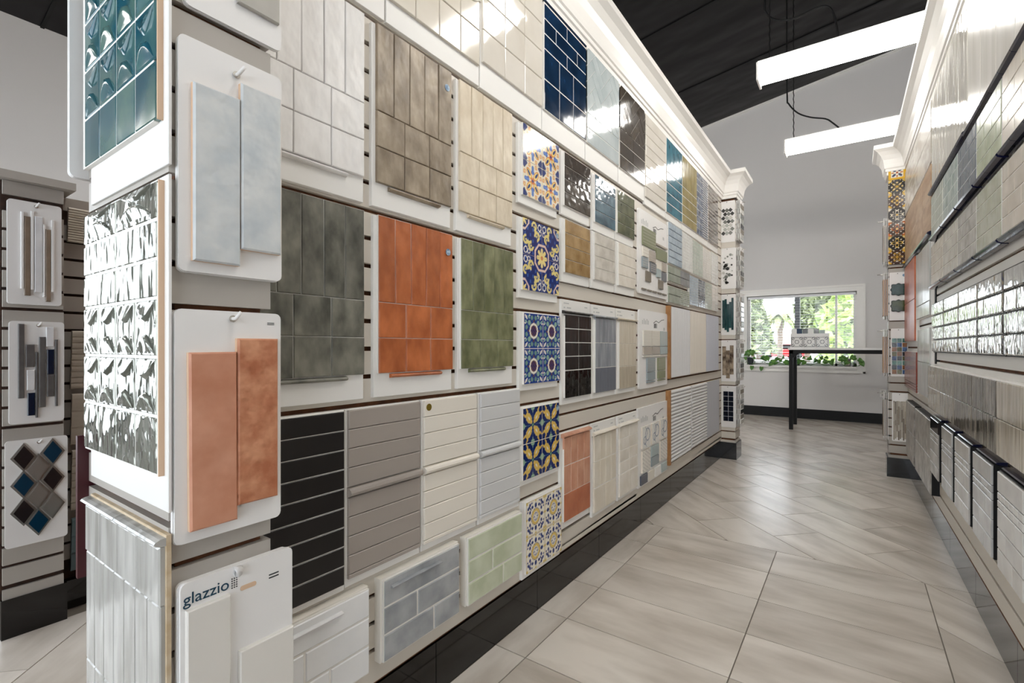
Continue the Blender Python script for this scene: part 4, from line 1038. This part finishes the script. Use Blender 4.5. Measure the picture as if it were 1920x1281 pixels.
def smooth(pts, n=8):
    P = [Vector(p) for p in pts]; out = []
    for i in range(len(P)-1):
        a = P[max(i-1,0)]; b = P[i]; c = P[i+1]; d = P[min(i+2,len(P)-1)]
        for j in range(n):
            t = j/n; out.append(tuple(.5*((2*b)+(-a+c)*t+(2*a-5*b+4*c-d)*t*t+(-a+3*b-3*c+d)*t*t*t)))
    out.append(tuple(P[-1])); return out
c1 = smooth([(-.545,3.95,roofz(-.545)),(-.54,3.95,4.2),(-.531,3.95,3.653),(-.524,3.95,3.565),(-.476,3.95,3.492),(-.392,3.95,3.451),(-.293,3.95,3.45),(-.198,3.95,3.464),(-.137,3.95,3.439),(-.104,3.95,3.35),(-.08,3.95,3.17)])
c2 = smooth([(-.55,5.56,roofz(-.55)),(-.55,5.56,4.2),(-.547,5.56,3.639),(-.533,5.56,3.555),(-.454,5.56,3.442),(-.346,5.56,3.37),(-.223,5.56,3.321),(-.163,5.56,3.264),(-.087,5.56,3.17)])
tube_light('bright linear pendant light, nearer one above the aisle', -.567, 3.932, c1)
tube_light('bright linear pendant light, farther one in front of the back wall', -.559, 5.541, c2)
tube_light('linear pendant light over the aisle just above the viewpoint', -.57, .7, None, 'linear pendant lights out of view')
tube_light('linear pendant light over the aisle ahead of the viewpoint', -.57, 2.32, None, 'linear pendant lights out of view')
for i, y in enumerate((-1.2, 2.9, 5.2)): tube_light('added unseen fill light near the outer left wall, '+('first','second','third')[i], -5.6, y, None, 'linear pendant lights out of view')  # extra unseen fixtures, added to brighten the outer left wall
tube_light('linear pendant light over the next aisle, nearer', -3.1, .7, None, 'linear pendant lights out of view')
tube_light('linear pendant light over the next aisle, middle', -3.1, 2.32, None, 'linear pendant lights out of view')
tube_light('linear pendant light over the next aisle, farther', -3.1, 3.93, None, 'linear pendant lights out of view')

# ================================================================ BACK WINDOW
w1 = struct('window_1', multibox([(WX0-.09,WX1+.095,YB-.022,YB,WZ1,WZ1+.1),(WX0-.09,WX1+.095,YB-.022,YB,WZ0-.1,WZ0),(WX0-.09,WX0,YB-.022,YB,WZ0,WZ1),(WX1,WX1+.095,YB-.022,YB,WZ0,WZ1)]), TRIMW)
obj('window_frame', multibox([(WX0,WX1,YB+.08,YB+.12,WZ1-.04,WZ1),(WX0,WX1,YB+.08,YB+.12,WZ0,WZ0+.04),(WX0,WX0+.04,YB+.08,YB+.12,WZ0,WZ1),(WX1-.04,WX1,YB+.08,YB+.12,WZ0,WZ1)]), TRIMW, w1)
obj('window_mullion', wbox(-.77,-.70,YB+.08,YB+.12,WZ0,WZ1), mat('grey_mullion', (120,124,130), rough=.4), w1)
obj('window_mullion', wbox(-.235,-.205,YB+.08,YB+.12,WZ0,WZ1), TRIMW, w1)
for a, b in ((WX0+.04,-.77),(-.70,-.235),(-.205,WX1-.04)): obj('pane', wbox(a, b, YB+.098, YB+.103, WZ0+.04, WZ1-.04), GLASS, w1)
obj('window_sill', wbox(WX0-.02, WX1+.02, YB-.075, YB+.1, WZ0-.03, WZ0), TRIMW, w1)
obj('window_moulding', multibox([(WX0-.1,WX1+.105,YB-.034,YB-.022,WZ1+.07,WZ1+.1),(WX0-.1,WX0-.07,YB-.034,YB-.022,WZ0-.1,WZ1+.07),(WX1+.075,WX1+.105,YB-.034,YB-.022,WZ0-.1,WZ1+.07),(WX0-.1,WX1+.105,YB-.034,YB-.022,WZ0-.1,WZ0-.075)]), TRIMW, w1)
bl = thing('venetian_blind', 'white venetian blind with open slats in the back window', 'blind', (WX0+.01, YB+.052, WZ0+.06))
BLM = mat('blind_white', (236,238,240), rough=.4)
obj('head_rail', wbox(0, WX1-WX0-.02, -.028, .028, 1.02, 1.055), BLM, bl)
for i in range(24): obj('slat', boxm(WX1-WX0-.02, .002, .04, 0), BLM, bl, (0, .02, .02+.0425*i), (R(6), 0, 0))
for x in (.2, .75, 1.28): obj('ladder_cord', wbox(x-.002, x+.002, -.002, .002, 0, 1.03), BLM, bl)
obj('bottom_rail', wbox(0, WX1-WX0-.02, -.02, .02, -.012, .004), BLM, bl)
ol = thing('wall_outlet', 'white outlet plate low on the back wall', 'outlet', (.31, YB, .39)); obj('plate', boxm(.07, .115, .006, .002), TRIMW, ol); obj('socket', boxm(.03, .03, .002), SLATG, ol, (.02, -.006, .065)); obj('socket', boxm(.03, .03, .002), SLATG, ol, (.02, -.006, .02))

# table
tb = thing('bar_table', 'white topped bar table with square black legs below the window', 'table', (-.72, 7.53, 0))
obj('table_top', boxm(1.8, .025, .62, 0), WHITE, tb, (-.01, .59, 1.08)); obj('apron', multibox([(0,1.78,0,.04,1.03,1.08),(0,1.78,.53,.57,1.03,1.08),(0,.04,.04,.53,1.03,1.08),(1.74,1.78,.04,.53,1.03,1.08)]), BLACKMETAL, tb)
for x, y in ((0,0),(0,.52),(1.73,0),(1.73,.52)): obj('leg', wbox(x, x+.048, y, y+.048, 0, 1.08), BLACKMETAL, tb)
obj('bracket', prism([(0,0),(.06,.0),(.06,-.01),(.0,-.06)], .03), BLACKMETAL, tb, (.048, .04, 1.03))
def pat(u, v):
    a, b, d, e, r, t = fold(u, v)
    return (90,90,92) if (.3 < r < .38 or abs(e-.15) < .05 and d > .7 or abs(a-.95) < .05) else (232,230,226)
PT = gridmesh(.14, .14, .008, pat, 24)
cs = thing('catalogue_stand', 'white stand of patterned sample tiles on the bar table', 'sample stand', (-.735, 7.9, 1.105))
obj('stand', wbox(0, .46, 0, .012, 0, .2), WHITE, cs); obj('stand', wbox(0, .46, -.07, .012, 0, .012), WHITE, cs)
for i in range(3): obj('tile', PT, PRINT, cs, (.01+.15*i, -.02, .013), (R(-4), 0, 0))
cs2 = thing('sample_tile_set', 'small blue and grey sample tiles standing behind the patterned tiles', 'tile set', (-.735, 7.96, 1.105))
for i, m in enumerate((WHS, BLG, DKS, WHS, GYG, MIS)): obj('tile', boxm(.065, .27 if i < 5 else .25, .01, .001), m, cs2, (.005+.068*i, 0, 0))

# plants on the sill
LEAFG = mat('pothos_leaf', (58,112,48), (112,160,72), rough=.35, scale=14, rnd=.15)
def leafm(s):
    pts = [(0,0),(.3,-.1),(.42,.2),(.3,.6),(0,1),(-.3,.6),(-.42,.2),(-.3,-.1)]
    v = [(x*s, 0, -z*s) for x, z in pts]+[(0, -.12*s, -.4*s)]
    v2 = [(a, b+.002, c) for a, b, c in v]
    n = len(pts)
    return mesh('leaf', v+v2, [(i, (i+1)%n, n) for i in range(n)]+[(n+1+(i+1)%n, n+1+i, 2*n+1) for i in range(n)])
LM = [leafm(s) for s in (.06, .075, .09)]
SZ = WZ0
def vine(lab, xs, pot=None, n=12, zr=(.0,.12), seedv=1):
    rr_ = random.Random(seedv); th = thing('pothos_plant', lab, 'plant', ((xs[0]+xs[1])/2, YB-.032, SZ), 0, 'pothos plants on the window sill'); cx = (xs[0]+xs[1])/2
    if pot: o = obj('pot', lathe([(.035,0),(.05,.11),(.05,.12),(.042,.12),(.038,.10)]), pot[1], th, (pot[0]-cx, 0, 0))
    obj('stem', tubem([(xs[0]-cx+(xs[1]-xs[0])*i/8, -.02+.01*math.sin(i*2), .03+.025*math.sin(i*1.7)) for i in range(9)], .004, 5), LEAFG, th)
    for i in range(n):
        x = xs[0]+(xs[1]-xs[0])*(i+.5)/n-cx
        obj('leaf', rr_.choice(LM), LEAFG, th, (x, rr_.uniform(-.07,-.03), rr_.uniform(*zr)+.05), (rr_.uniform(-.9,.3), rr_.uniform(-1.3,1.3), rr_.uniform(-.6,.6)))
DPOT = mat('dark_slate_pot', (52,58,64), rough=.5)
vine('pothos in a dark pot at the left end of the window sill', (-1.47,-1.32), (-1.39,DPOT), 8, (.06,.2), 3)
vine('pothos vine trailing along the sill left of the table legs', (-1.25,-.8), None, 16, (.0,.1), 4)
vine('pothos vine trailing along the sill right of the table legs', (-.72,-.25), None, 16, (.0,.1), 5)
vine('pothos in a small pot at the right end of the window sill', (-.2,.1), (-.08,CHROME), 10, (.02,.12), 6)
for x, z in ((-1.36,-.02),(-1.22,-.03)):
    obj('leaf', LM[1], LEAFG, bpy.data.objects['pothos_plant'], (x+1.395, -.06, z), (-.3, .1, 0))

# ================================================================ OUTSIDE
struct('ground_outside', wbox(-60, 40, YB+.3, 120, -.25, -.1), mat('pale_asphalt', (176,174,170), (190,188,184), rough=.9, scale=2))
CONI = mat('conifer_foliage', (96,112,76), (150,160,120), rough=.8, scale=3); BRT = mat('bright_foliage', (128,156,80), (186,204,124), rough=.7, scale=2); DKC = mat('dark_foliage', (40,64,50), (66,92,72), rough=.8, scale=3); PLM = mat('palm_foliage', (110,124,82), (160,168,120), rough=.7, scale=2); BARK = mat('bark', (110,92,76), (140,122,104), rough=.9, scale=6)
def foliage(n, fn, s, seedv):
    rr_ = random.Random(seedv); v = []; f = []
    for i in range(n):
        c = Vector(fn(rr_)); a = Vector((rr_.uniform(-1,1),rr_.uniform(-1,1),rr_.uniform(-1,1))).normalized(); b = a.cross(Vector((rr_.uniform(-1,1),rr_.uniform(-1,1),rr_.uniform(-1,1)))).normalized(); k = s*rr_.uniform(.6,1.3); o = len(v)
        v += [tuple(c-a*k), tuple(c+b*k*.45), tuple(c+a*k), tuple(c-b*k*.45)]; f.append((o,o+1,o+2,o+3))
    return mesh('foliage', v, f)
def tree(lab, x, y, h, rad, m, shape, n, s, seedv, trunk=.2):
    th = thing('outdoor_tree', lab, 'tree', (x, y, -.1), 0, 'trees outside the window')
    def fn(q):
        t = q.random(); a = q.uniform(0, 6.283); z = h*(.12+.88*t)
        if shape == 'cone': r = rad*(1-t)*(.6+.4*q.random())+.05
        elif shape == 'column': r = rad*math.sin(math.pi*min(1, .15+.85*t))*q.random()**.5
        else: r = rad*math.sqrt(max(0, 1-(2*t-1)**2))*q.random()**.4
        return (r*math.cos(a), r*math.sin(a), z)
    obj('crown', foliage(n, fn, s, seedv), m, th); obj('trunk', tubem([(0,0,0),(0,0,h*.5)], trunk, 8), BARK, th)
tree('tall pale conifer at the left of the window view', -6.25, 40, 6.6, 1.7, CONI, 'cone', 2600, .3, 1)
tree('small dark cone shaped conifer in the window view', -7.4, 51, 3.4, .8, DKC, 'cone', 900, .2, 2)
tree('slim cypress in the middle of the window view', -2.95, 44, 8, .9, CONI, 'column', 1800, .28, 3)
tree('dense green tree at the right of the window view', -.0, 26, 7, 1.7, CONI, 'round', 2600, .28, 4)
tree('bright leafy shrub close outside the window', -.3, 15, 2.5, .6, BRT, 'round', 420, .16, 5, .05)
pt = thing('palm_tree', 'palm tree with drooping fronds in the window view', 'tree', (-5.35, 48.5, -.1), 0, 'trees outside the window')
obj('trunk', tubem([(0,0,0),(.05,0,2),(0,0,4)], .22, 8), BARK, pt)
for i in range(16):
    a = 6.283*i/16; up = .6 if i % 2 else .2; v = []; f = []
    for j in range(9):
        t = j/8; r = 2.1*t; z = 4+up*2.2*t-2.4*t*t; wd_ = .28*math.sin(math.pi*min(1, t+.12))+.02
        v += [(r*math.cos(a)-wd_*math.sin(a), r*math.sin(a)+wd_*math.cos(a), z-.1), (r*math.cos(a), r*math.sin(a), z), (r*math.cos(a)+wd_*math.sin(a), r*math.sin(a)-wd_*math.cos(a), z-.1)]
        if j: o = 3*(j-1); f += [(o,o+1,o+4,o+3),(o+1,o+2,o+5,o+4)]
    obj('frond', mesh('frond', v, f), PLM, pt)
def car(lab, x, y, m, rz):
    th = thing('parked_car', lab, 'car', (x, y, -.1), rz, 'cars parked outside')
    obj('body', prism([(0,.35),(.1,.25),(4.3,.25),(4.45,.5),(4.4,.85),(3.4,1.0),(2.9,1.5),(1.0,1.55),(.4,1.0),(.02,.9)], 1.7), m, th, (-2.2, .85, 0))
    obj('side_window', prism([(.65,1.0),(3.2,1.0),(2.8,1.42),(1.1,1.45)], 1.72), BLACKMETAL, th, (-2.2, .86, 0))
    for wx in (-1.4, 1.3): obj('wheel', disc(.33, 1.74, 16), BLACKMETAL, th, (wx, .87, .33))
car('white car parked at the left of the window view', -6.9, 60, mat('car_white', (236,236,238), rough=.25), R(8))
car('red car parked beyond the palm tree', -5.9, 57, mat('car_red', (170,40,44), rough=.25), R(4))
car('silver car parked at the right of the window view', -1.2, 60, mat('car_silver', (170,172,176), rough=.25), R(-3))
